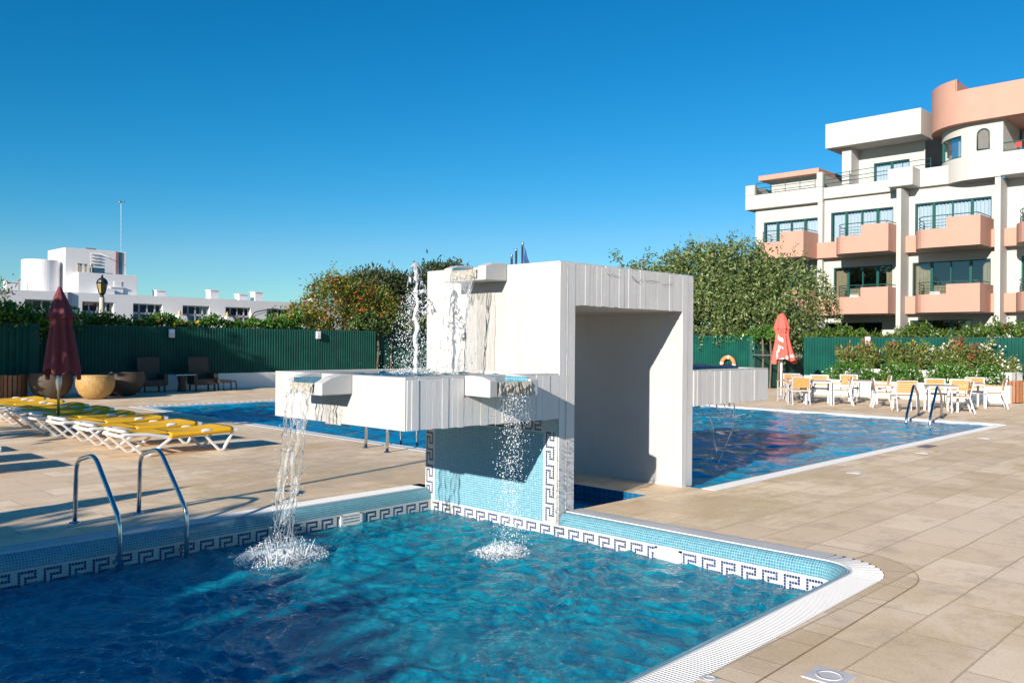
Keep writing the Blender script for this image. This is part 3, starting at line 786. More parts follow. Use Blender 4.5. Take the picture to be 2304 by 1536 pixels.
# raised plaster frame of the panel
fr = MB(); fr.box(Bx - .006, Bx + .003, A + .012, 6.098, -.1, 1.0); fr.build('panel_frame', SCONC, po)
X, Y, Z = waves(ix0 + .003, ix1, iy0 + .003, iy1, 1.448, .03, 31, .008, .12, .5, rings=((6.2, 7.6, .02, .2, .35), (6.5, 7.2, .015, .16, .3))); water_obj('water', WATER3, X, Y, Z)
X, Y, Z = waves(9.74, 11.53, 6.235, 8.13, 1.44, .05, 33, .004, .12, .5); water_obj('water', WATER3, X, Y, Z)
# ------------------------------------------------------------------ falling water
def drops(mb, n, fn, r0, r1, q=(1, 1, 1)):
    for _ in range(n):
        x, y, z = fn(); r = r0 + (r1 - r0) * R.random() ** 2.2
        mb.ball((x, y, z), r, 0, (R.uniform(.7, 1.3), R.uniform(.7, 1.3), R.uniform(.8, 1.6)))
def strand(mb, pts, r, jit=.3, seg=6, n=26):
    P = []; 
    for i in range(n + 1):
        f = i / n * (len(pts) - 1); k = min(int(f), len(pts) - 2); u = f - k; u = u * u * (3 - 2 * u)
        a, b = Vector(pts[k]), Vector(pts[k + 1]); P.append(a.lerp(b, u))
    ph = R.uniform(0, 6); rad = []
    for i, p in enumerate(P):
        p.x += .008 * math.sin(i * .9 + ph); p.y += .010 * math.sin(i * .7 + ph * 2)
        rad.append(max(.0010, r * (1 + jit * math.sin(i * .62 + ph) + jit * .35 * math.sin(i * 1.7 + ph * 3) + jit * .3 * R.uniform(-1, 1)) * (.55 if i in (0, n) else 1)))
    mb.tube(P, r, seg, radii=rad)
# --- left spout: long glassy fall into the front pool
wf = thing('waterfall', 'long glassy sheet of water pouring from the left spout into the front pool', 'waterfall', (4.4, 7.25, -.26))
lipx, lipz_ = LBX0 - .352, 1.405
def fall_pt(y, t):           # t 0 at the lip .. 1 at the water, thrown outwards
    z = lipz_ - 1.665 * t ** 1.15
    return Vector((lipx - .10 * t ** .55 - .06 * t + .03 * math.sin(t * 5 + y * 7) * t, 7.235 + (y - 7.235) * (1 - .25 * t) + .05 * t + .03 * math.sin(t * 9 + y * 11) * t, z))
sh = MB()
cut = [(R.random(), R.uniform(.34, .98), R.uniform(.04, .13), R.uniform(.04, .13)) for _ in range(26)]
def keep(u, v):
    if v > .93: return False
    return not any(((u - a) / ra) ** 2 + ((v - b) / rb_) ** 2 < 1 for a, b, ra, rb_ in cut)
sh.grid(lambda u, v: fall_pt(7.025 + .395 * u, v) + Vector((.012 * math.sin(u * 17 + v * 9) + .008 * math.sin(v * 31 + u * 5), 0, 0)), 48, 90, keep=keep)
sh.build('water_sheet', FILM, wf, smooth=True)
st = MB()
for y0, wob, rr_ in ((7.425, .02, .0075), (7.36, .035, .004), (7.29, -.04, .006), (7.16, .045, .0045), (7.09, -.03, .004), (7.035, .015, .0075)):
    pts = [fall_pt(y0 + wob * math.sin(k * 1.3 + y0 * 40) * min(1, k * .3), k / 9) for k in range(10)]
    strand(st, pts, rr_, .4, 7, 80)
for k in range(12):           # links where the sheet tears into a web
    t0 = R.uniform(.3, .85); a = R.uniform(7.06, 7.36); strand(st, [fall_pt(a, t0), fall_pt(a + .03, t0 + .05), fall_pt(a + R.choice((-.09, .09)), t0 + .12)], .0038, .4, 6, 12)
st.build('water_strands', CLEAR, wf, smooth=True)
dr = MB()
def f1():
    t = R.random() ** .7; p = fall_pt(R.choice((7.05, 7.15, 7.25, 7.33, 7.42)) + R.gauss(0, .025), t); s = .01 + .045 * t
    return p.x + R.gauss(0, s), p.y + R.gauss(0, s), p.z
drops(dr, 620, f1, .0014, .0055); tag(dr.build('water_drops', FROTH, wf, smooth=True), kind='stuff')
def splash(parent, c, rx, ry, h, n, name='splash', core=True):
    s = MB()
    def f():
        a = R.uniform(0, 2 * PI); d = R.random() ** .55; hh = h * (1 - d) ** .8 * R.random() ** 1.1
        return c[0] + rx * d * math.cos(a), c[1] + ry * d * math.sin(a), c[2] + .012 + hh + R.gauss(0, .008)
    drops(s, n, f, .0014, .0056)
    for k in range(n // 110):   # thrown-up crowns
        a = R.uniform(0, 2 * PI); d = R.uniform(.1, .75); b = Vector((c[0] + rx * d * math.cos(a), c[1] + ry * d * math.sin(a), c[2] - .005)); hh = h * R.uniform(.3, 1.0) * (1 - d * .6)
        s.tube([b, b + Vector((.02 * math.cos(a), .02 * math.sin(a), hh * .6)), b + Vector((.05 * math.cos(a), .05 * math.sin(a), hh))], .01, 5, radii=[.011, .006, .0015])
    if core:
        d_ = MB()
        d_.grid(lambda u, v: (c[0] + rx * 1.5 * v * (1 + .25 * math.sin(3 * 2 * PI * u + 1) + .12 * math.sin(7 * 2 * PI * u)) * math.cos(2 * PI * u), c[1] + ry * 1.5 * v * (1 + .25 * math.sin(3 * 2 * PI * u + 1) + .12 * math.sin(7 * 2 * PI * u)) * math.sin(2 * PI * u),
                 c[2] + .014 + h * .34 * max(0, 1 - 1.5 * v) * (.7 + .3 * math.sin(u * 40) * math.sin(v * 22 + u * 9)) + .006 * math.sin(u * 90 + v * 31)), 72, 20, uvfn=lambda u, v: (u, v))
        tag(d_.build('foam_patch', FOAM, parent, smooth=True), kind='stuff')
    return tag(s.build(name, FROTH, parent, smooth=True), kind='stuff')
splash(wf, (4.34, 7.27, -.262), .46, .38, .27, 3600)
# --- front spout: broken into bright drops
wf2 = thing('waterfall', 'sparkling shower of drops falling from the front spout past the mosaic panel', 'waterfall', (5.95, 5.9, -.26))
s2 = MB()
for k in range(9):
    x = 5.70 + .045 * k; strand(s2, [(x, A - .36, 1.42), (x + .01, A - .385, 1.28), (x + .03, A - .37, 1.12), (x + .03 + R.uniform(-.02, .03), A - .36, 1.0 + R.uniform(-.06, .1))], .0028, .6, 5, 16)
s2.build('water_strands', CLEAR, wf2, smooth=True)
d2 = MB()
def f2():
    t = R.random(); z = 1.33 - 1.55 * t; 
    return 5.90 + .10 * t + R.gauss(0, .075 + .035 * t), A - .37 + .18 * t + R.gauss(0, .03 + .05 * t), z
drops(d2, 1900, f2, .0016, .0062)
for _ in range(60): d2.ball((5.62 + R.random() * .7, A - .3 + R.gauss(0, .05), R.uniform(.3, 1.3)), R.uniform(.002, .004))
tag(d2.build('water_drops', FROTH, wf2, smooth=True), kind='stuff')
splash(wf2, (5.98, 5.95, -.262), .30, .26, .13, 1500)
# --- top spout: thin veil into the left basin
wf3 = thing('waterfall', 'thin transparent veil falling from the roof spout into the left basin', 'waterfall', (6.5, 7.25, 1.45))
v3 = MB(); v3.grid(lambda u, v: (6.603 - .13 * v ** .5 - .05 * v + .006 * math.sin(u * 31 + v * 8), 7.01 + .43 * u + (.07 * (1 - u) + .03) * v, 2.615 - 1.165 * v ** 1.1), 30, 30)
v3.build('water_sheet', VEIL, wf3, smooth=True)
s3 = MB()
for yb, ye in ((7.44, 7.475), (7.03, 7.13), (7.05, 7.15), (7.10, 7.12)):
    strand(s3, [(6.603, yb, 2.61), (6.54, yb + .3 * (ye - yb), 2.3), (6.48, yb + .65 * (ye - yb), 1.9), (6.43, ye, 1.45)], .0045, .7, 6, 44)
for k in range(16):
    y = 7.02 + .42 * R.random(); strand(s3, [(6.602, y, 2.63), (6.58, y, 2.5), (6.565, y + .01, 2.5 - R.uniform(.03, .16))], .003, .4, 5, 8)
s3.build('water_strands', CLEAR, wf3, smooth=True)
# lime seepage sheets running down the walls under the spouts
def seep(parent, x, ya, yb, zt, zb_, pr=.03, taper=.0):
    m = MB()
    def fn(u, v):
        e = .006 * math.sin(v * 9 + 1) + .004 * math.sin(v * 23); y = ya + (yb - ya) * u + (e if u < .5 else -e) * 1.0 + taper * v * (u - .5)
        d = pr * math.sin(PI * u) ** .5 * (.7 + .3 * math.sin(u * 23 + 2 * math.sin(v * 6))) * (.8 + .2 * math.sin(v * 17 + u * 5)) + .003
        return (x - d, y, zt + (zb_ - zt) * v)
    m.grid(fn, 34, 60); return m.build('lime_seepage', SEEP, parent, smooth=True)
seep(fo, Bx, 7.06, 7.36, 2.39, 1.45, .005, .0); seep(lb, LBX0, 7.05, 7.36, 1.19, .99, .012, -.05)
# --- vertical jet in the left basin
jt = thing('water_jet', 'tall white fountain jet spraying up from the left basin', 'fountain jet', (6.22, 7.6, 1.45))
j = MB(); rad = []
pts = [(6.22 + .012 * math.sin(k * .8), 7.6 + .012 * math.sin(k * .6 + 1), 1.45 + 1.22 * k / 40) for k in range(41)]
j.tube(pts, .03, 9, radii=[max(.009, (.028 - .014 * k / 40) * (1 + .22 * math.sin(k * 1.9) + .2 * R.uniform(-1, 1))) for k in range(41)])
j.build('jet_column', FROTH, jt, smooth=True)
bl = MB()
prof = [(.012, 2.712), (.032, 2.69), (.055, 2.65), (.072, 2.58), (.086, 2.50), (.10, 2.42), (.118, 2.34), (.142, 2.27), (.155, 2.20), (.16, 2.13)]
def bell(u, v):
    k = v * (len(prof) - 1); i = min(int(k), len(prof) - 2); f = k - i; r = prof[i][0] * (1 - f) + prof[i + 1][0] * f; z = prof[i][1] * (1 - f) + prof[i + 1][1] * f
    a = 2 * PI * u; r *= 1 + .10 * math.sin(5 * a + v * 4) + .06 * math.sin(11 * a - v * 9)
    return (6.20 + r * math.cos(a) + .05 * v * v, 7.6 + r * math.sin(a) - .05 * v * v, z + .02 * math.sin(7 * a) * v)
hol = [(R.random(), R.uniform(.25, 1), R.uniform(.02, .07), R.uniform(.03, .10)) for _ in range(130)]
def kb_(u, v):
    if v > .55 and R.random() < (v - .55) * .9: return False
    return not any((min(abs(u - a), 1 - abs(u - a)) / b) ** 2 + ((v - c) / d) ** 2 < 1 for a, c, b, d in hol)
bl.grid(bell, 64, 44, keep=kb_); o = bl.build('jet_bell', splash_mat('bell_water', .38), jt, smooth=True); md = o.modifiers.new('s', 'SOLIDIFY'); md.thickness = .004
dj = MB()
def f3():
    t = R.random() ** .8; z = 2.42 - .97 * t; s = .05 + .13 * t
    return 6.20 + R.gauss(0, s), 7.62 + R.gauss(0, s * 1.1), z + R.gauss(0, .04)
drops(dj, 1900, f3, .0016, .0066)
tag(dj.build('water_drops', FROTH, jt, smooth=True), kind='stuff')
splash(jt, (6.22, 7.55, 1.452), .34, .32, .10, 500, core=False)
# --- thin fall under the right basin
wf4 = thing('waterfall', 'thin forked stream falling from under the right basin into the main pool', 'waterfall', (11.85, 7.05, -.04))
s4 = MB()
def q4(px, z): return (11.86 + px, 7.03 - .3 * px, z)
for pts in ([q4(-.26, 1.05), q4(-.20, .8), q4(-.14, .5), q4(-.08, .2), q4(-.02, -.03)], [q4(.26, 1.05), q4(.27, .8), q4(.30, .62), q4(.22, .42), q4(.05, .12), q4(-.02, -.03)],
            [q4(.02, 1.05), q4(.12, .8), q4(.24, .66)], [q4(-.10, 1.05), q4(-.05, .8), q4(0, .62)], [q4(.14, 1.05), q4(.18, .85)], [q4(-.02, 1.05), q4(.02, .9)]):
    strand(s4, pts, .010, .5, 6, 30)
s4.build('water_strands', splash_mat('mixed_fall', .3), wf4, smooth=True)
splash(wf4, (11.84, 7.03, -.036), .35, .3, .08, 130, core=False)
# ------------------------------------------------------------------ pool ladders
def bez(pts, n=10, rr=.12):
    """polyline with rounded corners"""
    P = [Vector(p) for p in pts]; out = [P[0]]
    for i in range(1, len(P) - 1):
        a = (P[i - 1] - P[i]); b = (P[i + 1] - P[i]); r = min(rr, a.length * .45, b.length * .45)
        p0 = P[i] + a.normalized() * r; p1 = P[i] + b.normalized() * r
        for k in range(n + 1):
            t = k / n; out.append(p0 * (1 - t) ** 2 + P[i] * 2 * t * (1 - t) + p1 * t * t)
    out.append(P[-1]); return out
def ladder(label, rails, r=.0215, group='pool ladders', stub=True):
    c = Vector(rails[0][0]); root = thing('pool_ladder', label, 'ladder', (c.x, c.y, 0), group)
    for pts in rails:
        m = MB(); m.tube(bez(pts, 8, .13), r, 12); h = m.build('handrail', STEEL, root, smooth=True)
        f = MB(); f.lathe([(0, .014), (.04, .014), (.052, .010), (.056, .0)], (pts[0][0], pts[0][1], 0), 20); f.build('base_flange', STEEL, h, smooth=True)
        if stub:
            e = Vector(pts[-1]); q = MB(); d = Vector(pts[0]) - e; d.z = 0; d.normalize(); z = -.20
            q.tube([Vector((e.x, e.y, z)), Vector((e.x, e.y, z)) + d * .12], .021, 10); q.build('wall_socket', STEEL, h, smooth=True)
    return root
def railpts(x, yb, yfr): return [(x, yb, 0), (x, yb - .03, .62), (x, yfr + .62, .72), (x, yfr + .02, .20), (x, yfr, .05), (x, yfr, -.62)]
ladder('chrome pool ladder rails at the left end of the front pool', [railpts(3.06, 8.99, 7.87), railpts(3.70, 9.03, 7.92)])
ladder('chrome ladder on the far left edge of the main pool seen under the basin',
       [[(8.794, 12.07, 0), (8.82, 12.07, .62), (9.2, 12.12, .72), (9.62, 12.16, .3), (9.66, 12.16, -.5)], [(8.697, 11.345, 0), (8.72, 11.36, .62), (9.1, 11.5, .72), (9.58, 11.66, .38), (9.62, 11.67, -.5)]], r=.026, stub=False)
ladder('chrome ladder at the right end of the main pool by the dining tables',
       [[(23.54, 8.08, 0), (23.45, 8.07, .60), (22.85, 7.97, .85), (21.75, 7.75, .15), (21.55, 7.71, -.6)], [(23.27, 7.43, 0), (23.2, 7.42, .60), (22.65, 7.34, .85), (21.8, 7.22, .15), (21.63, 7.18, -.6)]], r=.032, stub=False)

# ------------------------------------------------------------------ sun loungers
def make_lounger():
    """head at local x=0, foot at x=1.86, near edge y=0, far edge y=.74; lies along +x"""
    root = thing('sun_lounger', '', 'sun lounger', (0, 0, 0), 'yellow sun loungers in a row')
    Wd = .72
    for y in (.02, Wd - .02):
        m = MB(); m.tube(bez([(0.0, y, .345), (.10, y, .36), (.42, y, .345), (.78, y, .275), (.98, y, .285), (1.80, y, .335), (1.86, y, .33)], 5, .08), .03, 8); m.build('side_rail', PLASTIC, root, smooth=True)
    m = MB(); m.tube([(0.0, .02, .345), (0.0, Wd - .02, .345)], .026, 8); m.build('head_bar', PLASTIC, root, smooth=True)
    m = MB(); m.tube([(1.85, .02, .335), (1.85, Wd - .02, .335)], .028, 8); m.build('foot_bar', PLASTIC, root, smooth=True)
    for x0, xb, x1, zt0, zt1 in ((.02, .40, .80, .34, .28), (1.30, 1.62, 1.84, .31, .33)):
        for y in (.015, Wd - .015):
            m = MB(); pp = bez([(x0, y, zt0), (xb - .035, y, .018), (xb + .035, y, .018), (x1, y, zt1)], 6, .09)
            for a, b in zip(pp, pp[1:]): m.beam(a, b + (b - a).normalized() * .006, .036, .052, up=(0, 1, 0))
            m.build('leg', PLASTIC, root, bevel=.006)
    m = MB(); m.grid(lambda u, v: (.74 + 1.06 * u, -.034 + (Wd + .068) * min(1, max(0, (v - .06) / .88)), .335 + .03 * u - .045 * math.sin(PI * u) * math.sin(PI * v) + (-.065 if v in (0, 1) else 0) + .03 * (1 - abs(2 * v - 1) ** 6)), 20, 18)
    o = m.build('sling', YELLOW, root, smooth=True); md = o.modifiers.new('s', 'SOLIDIFY'); md.thickness = .012
    for y in (-.015, Wd + .015): hb = MB(); hb.tube([(1.22, y, .325), (1.30, y, .352), (1.40, y, .357), (1.48, y, .33)], .03, 8, radii=[.014, .028, .028, .014]); hb.build('leg_hub', PLASTIC, root, smooth=True)
    for y in (0, Wd): hb = MB(); hb.beam((1.79, y, .352), (1.90, y, .33), .06, .07); hb.build('corner_cap', PLASTIC, root, bevel=.012)
    b = MB(); b.grid(lambda u, v: (.05 + .72 * u, .05 + (Wd - .10) * min(1, max(0, (v - .06) / .88)), .405 - .05 * u - .03 * math.sin(PI * v) * math.sin(PI * u) + (-.03 if v in (0, 1) else 0) + .02 * (1 - abs(2 * v - 1) ** 6)), 14, 16)
    o = b.build('backrest', YELLOW, root, smooth=True); md = o.modifiers.new('s', 'SOLIDIFY'); md.thickness = .02
    f = MB(); f.tube(bez([(.12, .02, .41), (.02, .02, .42), (.02, Wd - .02, .42), (.12, Wd - .02, .41)], 5, .05), .024, 8); f.build('backrest_frame', PLASTIC, o, smooth=True)
    return root
LAB = ['yellow sling lounger nearest the front pool, closest of the row to the camera', 'second yellow lounger of the row, just behind the nearest one', 'third yellow lounger from the near end of the row, half in shade',
       'fourth yellow lounger of the row, lying right of the maroon umbrella pole', 'fifth yellow lounger of the row, its foot crossing behind the maroon umbrella pole', 'sixth yellow lounger of the row, its foot left of the umbrella pole',
       'seventh yellow lounger of the row, second from the far end', 'eighth yellow lounger, at the far end of the row by the slatted bin']
pro = make_lounger()
for i, (xf, y) in enumerate(((7.04, 13.33), (7.04, 14.62), (7.08, 16.05), (7.05, 17.30), (7.15, 18.85), (7.15, 20.30), (7.15, 21.60), (7.17, 23.0))):
    o = pro if i == 0 else copy_tree(pro); o.location = (xf - 1.86, y, 0); o.rotation_euler = (0, 0, R.uniform(-.02, .02)); o['label'] = LAB[i]
for i, (xf, y) in enumerate(((3.42, 12.95), (3.40, 14.05), (3.38, 15.30))):
    o = copy_tree(pro); o.location = (xf - 1.86, y, 0); o['label'] = ['lounger left of the picture casting the nearest flat shadow on the deck', 'lounger left of the picture casting the middle flat shadow on the deck', 'lounger left of the picture casting the farthest flat shadow on the deck'][i]; o['group'] = 'loungers left of the picture'

# ------------------------------------------------------------------ closed umbrellas
def umbrella(name, label, loc, prof, pole_r, ztop, mat, lobes=8, amp=.22, lean=(0, 0), cap=None, base=True, tw=.0, polemat=None, zpole=None):
    root = thing(name, label, 'umbrella', loc)
    lx, ly = lean
    def surf(a, z, off=0):
        zz = [p[1] for p in prof]; 
        k = 0
        while k < len(prof) - 2 and z < prof[k + 1][1]: k += 1
        (ra, za), (rb_, zb_) = prof[k], prof[k + 1]; f = (z - za) / (zb_ - za) if zb_ != za else 0
        r = ra + (rb_ - ra) * min(1, max(0, f)); h = (ztop - z)
        g = 1 + amp * math.cos(lobes * a + tw * h) * min(1, h * 1.4) + .08 * math.sin(3 * a + 1.3 + h * 1.2)
        return Vector((loc[0] + (r * g + off) * math.cos(a) + lx * h, loc[1] + (r * g + off) * math.sin(a) + ly * h, z))
    m = MB(); zlo = prof[-1][1]
    hem = lambda a: .075 * math.sin(lobes * a / 2 + .5) * 1.0 + .05 * math.sin(2 * a)
    def fn(u, v):
        a = 2 * PI * u; z = ztop + (zlo - ztop) * v; z2 = z + hem(a) * v ** 4; p = surf(a, z); p.z = z2; return p
    m.grid(fn, 96, 48)
    can = m.build('canopy', mat, root, smooth=True)
    if cap:
        c = MB(); z1 = ztop - cap
        c.grid(lambda u, v: surf(2 * PI * u, ztop + .01 + (z1 - ztop) * v + .02 * math.cos(lobes * 2 * PI * u) * v, .012 + .035 * v), 96, 10); c.build('vent_cap', mat, can, smooth=True)
    p = MB(); p.tube([(loc[0], loc[1], 0), (loc[0], loc[1], zpole or ztop - .1)], pole_r, 12); p.build('pole', polemat or METAL, root, smooth=True)
    if base: b = MB(); b.lathe([(0, .07), (.2, .06), (.24, .02), (.24, 0)], (loc[0], loc[1], 0), 28); b.build('base', pbr('grey_umbrella_base', (.25, .25, .25), .7), root, smooth=True)
    return root, surf, can
MU = (5.66, 17.55, 0)
um, sf, can = umbrella('closed_umbrella', 'closed maroon umbrella on a silver pole among the yellow loungers', MU, [(.015, 2.80), (.08, 2.62), (.19, 2.22), (.165, 2.12), (.195, 1.9), (.24, 1.55), (.28, 1.25), (.28, 1.16)], .024, 2.80, MAROON, 8, .20, lean=(.028, -.03), cap=.60)
h = MB(); h.lathe([(.025, 1.22), (.055, 1.15), (.058, 1.0), (.04, .88), (.026, .84)], (MU[0], MU[1], 0), 16); h.build('crank_sleeve', METAL, um, smooth=True)
RU = (27.8, 14.1, 0)
um, sf, can = umbrella('closed_umbrella', 'closed red umbrella with white printing beside the dining tables', RU, [(.02, 2.93), (.11, 2.86), (.20, 2.55), (.235, 2.33), (.20, 2.25), (.235, 2.0), (.30, 1.7), (.36, 1.45), (.40, 1.30)], .045, 2.93, REDC, 8, .16, lean=(.02, -.04), cap=.55, polemat=pbr('white_pole', (.72, .71, .69), .4))
# direction to the camera, printed panels face it
ac = math.atan2(-RU[1], -RU[0])
pr = MB()
def white(s, t):       # s 0..1 left to right on the left panel, t 0 bottom .. 1 top
    if .84 - .16 * s < t < 1.0 - .16 * s: return True
    if .70 - .25 * s > t > .44 - .35 * (1 - s) and t > .22 + .9 * (s - .75) and s > .1: return True
    if t < .36 - .36 * s and s < .45 and t > .10: return True
    if t < .30 * s + .02 and t < .16 + .3 * (s - .3) and s > .3: return True
    return False
N1, N2 = 36, 60
for i in range(N1):
    for k in range(N2):
        s, t_ = (i + .5) / N1, (k + .5) / N2
        if white(s, t_):
            a = [ac - .95 + 1.0 * q / N1 for q in (i, i + 1)]; z = [1.36 + .83 * q / N2 for q in (k, k + 1)]
            pr.quad(sf(a[0], z[0], .008), sf(a[1], z[0], .008), sf(a[1], z[1], .008), sf(a[0], z[1], .008))
pr.build('printed_motif', WHITEC, can)
def text_mesh(s, size):
    cu = bpy.data.curves.new('t', 'FONT'); cu.body = s; cu.size = size; cu.resolution_u = 3
    ob = bpy.data.objects.new('t', cu); COL.objects.link(ob); bpy.context.view_layer.update()
    me = ob.evaluated_get(bpy.context.evaluated_depsgraph_get()).to_mesh()
    vs = [tuple(v.co) for v in me.vertices]; fs = [tuple(p.vertices) for p in me.polygons]
    ob.to_mesh_clear() if False else None
    bpy.data.objects.remove(ob); bpy.data.curves.remove(cu); return vs, fs
vs, fs = text_mesh('SAGRES', .135)
tm = MB(); wmax = max(v[0] for v in vs)
def tmap(x, y): 
    a = ac + .16 + x / .40; return sf(a, 1.365 + y * 1.15 + .16 * x, .022)
tm.add([tmap(v[0] * .62 + .10, v[1]) for v in vs], fs)
ring = [(0.035 + .035 * math.cos(2 * PI * k / 16), .04 + .045 * math.sin(2 * PI * k / 16)) for k in range(16)]
tm.add([tmap(x, y) for x, y in ring], [tuple(range(16))])
tm.build('printed_name', WHITEC, can)

# ------------------------------------------------------------------ dining chairs and tables
def make_chair():
    """faces +x; seat centre at origin"""
    r = thing('dining_chair', '', 'chair', (0, 0, 0), 'slatted dining chairs by the main pool')
    for sx, sy in ((1, 1), (1, -1), (-1, 1), (-1, -1)):
        m = MB()
        if sx > 0: m.beam((.24, .26 * sy, 0), (.24, .26 * sy, .66), .034, .034)
        else: m.beam((-.34, .26 * sy, 0), (-.20, .26 * sy, .44), .034, .045)
        m.build('leg', ALU, r)
    m = MB()
    for k in range(5): m.box(-.20 + .088 * k, -.125 + .088 * k, -.245, .245, .44, .46)
    s = m.build('seat', WOODC, r)
    m = MB()
    for y in (-.262, .262): m.beam((-.22, y, .43), (.26, y, .43), .03, .035)
    m.beam((.24, -.25, .43), (.24, .25, .43), .03, .03); m.beam((-.21, -.25, .43), (-.21, .25, .43), .03, .03); m.build('seat_frame', ALU, s)
    b = MB()
    for k in range(5):
        z = .56 + .062 * k; x = -.235 - .02 * (z - .45) / .4 * 3; b.beam((x, -.245, z), (x, .245, z), .02, .056)
    bo = b.build('backrest', WOODC, r)
    f = MB()
    for y in (-.262, .262): f.beam((-.20, y, .43), (-.305, y, .87), .034, .03)
    f.beam((-.30, -.25, .862), (-.30, .25, .862), .03, .03); f.build('back_frame', ALU, bo)
    for y in (-.262, .262):
        m = MB(); m.beam((-.26, y, .665), (.27, y, .665), .05, .022); m.build('armrest', WOODC, r)
    return r
def make_table():
    r = thing('dining_table', '', 'table', (0, 0, 0), 'square dining tables by the main pool')
    m = MB(); m.box(-.39, .39, -.39, .39, .715, .74); m.build('table_top', TABLETOP, r, bevel=.004)
    m = MB()
    for k in (-1, 1): m.beam((-.37, .36 * k, .69), (.37, .36 * k, .69), .03, .05); m.beam((.36 * k, -.345, .69), (.36 * k, .345, .69), .03, .05)
    m.build('apron', ALU, r)
    for sx in (-1, 1):
        for sy in (-1, 1): m = MB(); m.box(.36 * sx - .03, .36 * sx + .03, .36 * sy - .03, .36 * sy + .03, 0, .69); m.build('leg', ALU, r)
    return r
ch0 = make_chair(); tb0 = make_table(); first = [True, True]
CH = [(25.30, 12.25, 40, 'dining chair with its bright back to the pool, left of the near left table'),
      (26.95, 12.35, 205, 'dining chair facing the pool on the far side of the near left table'),
      (26.1, 11.25, 118, 'dining chair with a shaded brown back, right of the near left table'),
      (28.15, 11.85, 210, 'dining chair facing the pool in front of the low planter, left half of the terrace'),
      (28.65, 11.05, 120, 'dining chair with a shaded brown back by the white planter flowers'),
      (26.05, 9.95, -62, 'single dining chair seen from the side, turned to the right between two table groups'),
      (25.05, 9.0, 35, 'dining chair with its bright back to the pool, left of the ladder'),
      (26.9, 8.75, 205, 'dining chair facing the pool behind the ladder table'),
      (27.0, 8.1, 200, 'dining chair facing the pool, second behind the ladder table'),
      (25.7, 7.75, 118, 'dining chair with a shaded brown back just right of the ladder'),
      (29.3, 8.35, 205, 'dining chair facing the pool at the far right table'),
      (28.45, 7.62, 112, 'dining chair at the right end, seen from the side, next to the slatted bin'),
      (27.35, 13.45, 215, 'dining chair facing the pool just right of the white basin end'),
      (26.35, 13.1, 150, 'dining chair with a shaded brown back under the red umbrella')]
for x, y, deg, lab in CH:
    o = ch0 if first[0] else copy_tree(ch0); first[0] = False
    o.location = (x, y, 0); o.rotation_euler = (0, 0, math.radians(deg)); o['label'] = lab
for x, y, deg, lab in ((25.95, 11.95, 30, 'square table with grey top among the near left chairs'), (27.6, 11.2, 32, 'square table in front of the flowering planter'), (25.9, 8.3, 28, 'square table right behind the pool ladder'), (28.5, 8.35, 30, 'square table at the right end near the slatted bin'), (26.9, 13.0, 35, 'square table under the red umbrella, half hidden by the white basin')):
    o = tb0 if first[1] else copy_tree(tb0); first[1] = False
    o.location = (x, y, 0); o.rotation_euler = (0, 0, math.radians(deg)); o['label'] = lab

# ------------------------------------------------------------------ bins, wicker, ring, plates
def slat_bin(label, loc, r, h):
    root = thing('litter_bin', label, 'bin', loc, 'slatted wooden litter bins'); m = MB(); n = 18
    for k in range(n):
        a = 2 * PI * k / n; c, s = math.cos(a), math.sin(a); w = r * 2 * PI / n * .78
        m.beam((loc[0] + r * c, loc[1] + r * s, .03), (loc[0] + r * c, loc[1] + r * s, h + R.uniform(-.01, .01)), w, .022, up=(c, s, 0))
    m.build('slats', WOODB, root)
    k = MB(); k.lathe([(0, .02), (r - .02, .02), (r - .02, h - .06), (r - .06, h - .06), (r - .06, .1)], loc, 20); k.build('liner', pbr('black_liner', (.02, .02, .02), .6), root, smooth=True)
slat_bin('slatted brown wooden bin at the right end beside the last chair', (31.75, 7.95, 0), .30, .74)
slat_bin('slatted brown wooden bin at the left edge by the green fence', (8.15, 29.25, 0), .36, .72)
def pod(label, loc, r, h, mat, open_=False):
    root = thing('wicker_pod', label, 'wicker pod', loc, 'round wicker pods by the left fence'); m = MB()
    prof = [(.30 * r, 0), (.55 * r, .05 * h), (.82 * r, .25 * h), (.98 * r, .55 * h), (1.0 * r, .78 * h), (.93 * r, h)]
    m.lathe(prof, loc, 60, fn=lambda rr, z, a: rr * (1 + .012 * math.sin(30 * a)))
    m.build('shell', mat, root, smooth=True)
    t_ = MB()
    if open_: t_.lathe([(.95 * r, h), (.88 * r, h - .02), (.8 * r, h * .55), (0, h * .5)], loc, 40); t_.build('seat_cushion', NAVYC, root, smooth=True)
    else: t_.lathe([(.96 * r, h - .01), (.96 * r, h + .035), (0, h + .04)], loc, 40); t_.build('top', mat, root, smooth=True)
pod('honey coloured round wicker pod lit by the sun near the far left loungers', (9.95, 27.6, 0), .56, .70, WICKER)
pod('open round wicker pod in shade right of the honey coloured one', (11.2, 28.7, 0), .68, .80, WICKD, True)
pod('dark round wicker pod behind the maroon umbrella pole', (9.0, 28.6, 0), .62, .80, WICKD, True)
def armchair(label, loc, deg):
    root = thing('wicker_armchair', label, 'armchair', loc, 'high backed wicker armchairs by the left fence', math.radians(deg))
    def mk(name, boxes, mat=WICKD):
        m = MB()
        for b in boxes: m.box(*b)
        return m.build(name, mat, root, bevel=.015, world=False)
    mk('seat', [(-.36, .36, -.36, .36, .22, .44)]); m = MB(); m.extrude([(-.36, -.38, .3), (-.28, -.38, .3), (-.42, -.38, 1.22), (-.48, -.38, 1.22)], (0, .76, 0)); m.build('backrest', WICKD, root, bevel=.015, world=False)
    for s in (-1, 1): mk('armrest', [(-.32, .38, .37 * s - .07, .37 * s + .07, .24, .64)])
    for sx in (-.3, .3):
        for sy in (-.34, .34): mk('leg', [(sx - .03, sx + .03, sy - .03, sy + .03, 0, .22)], BLACKM)
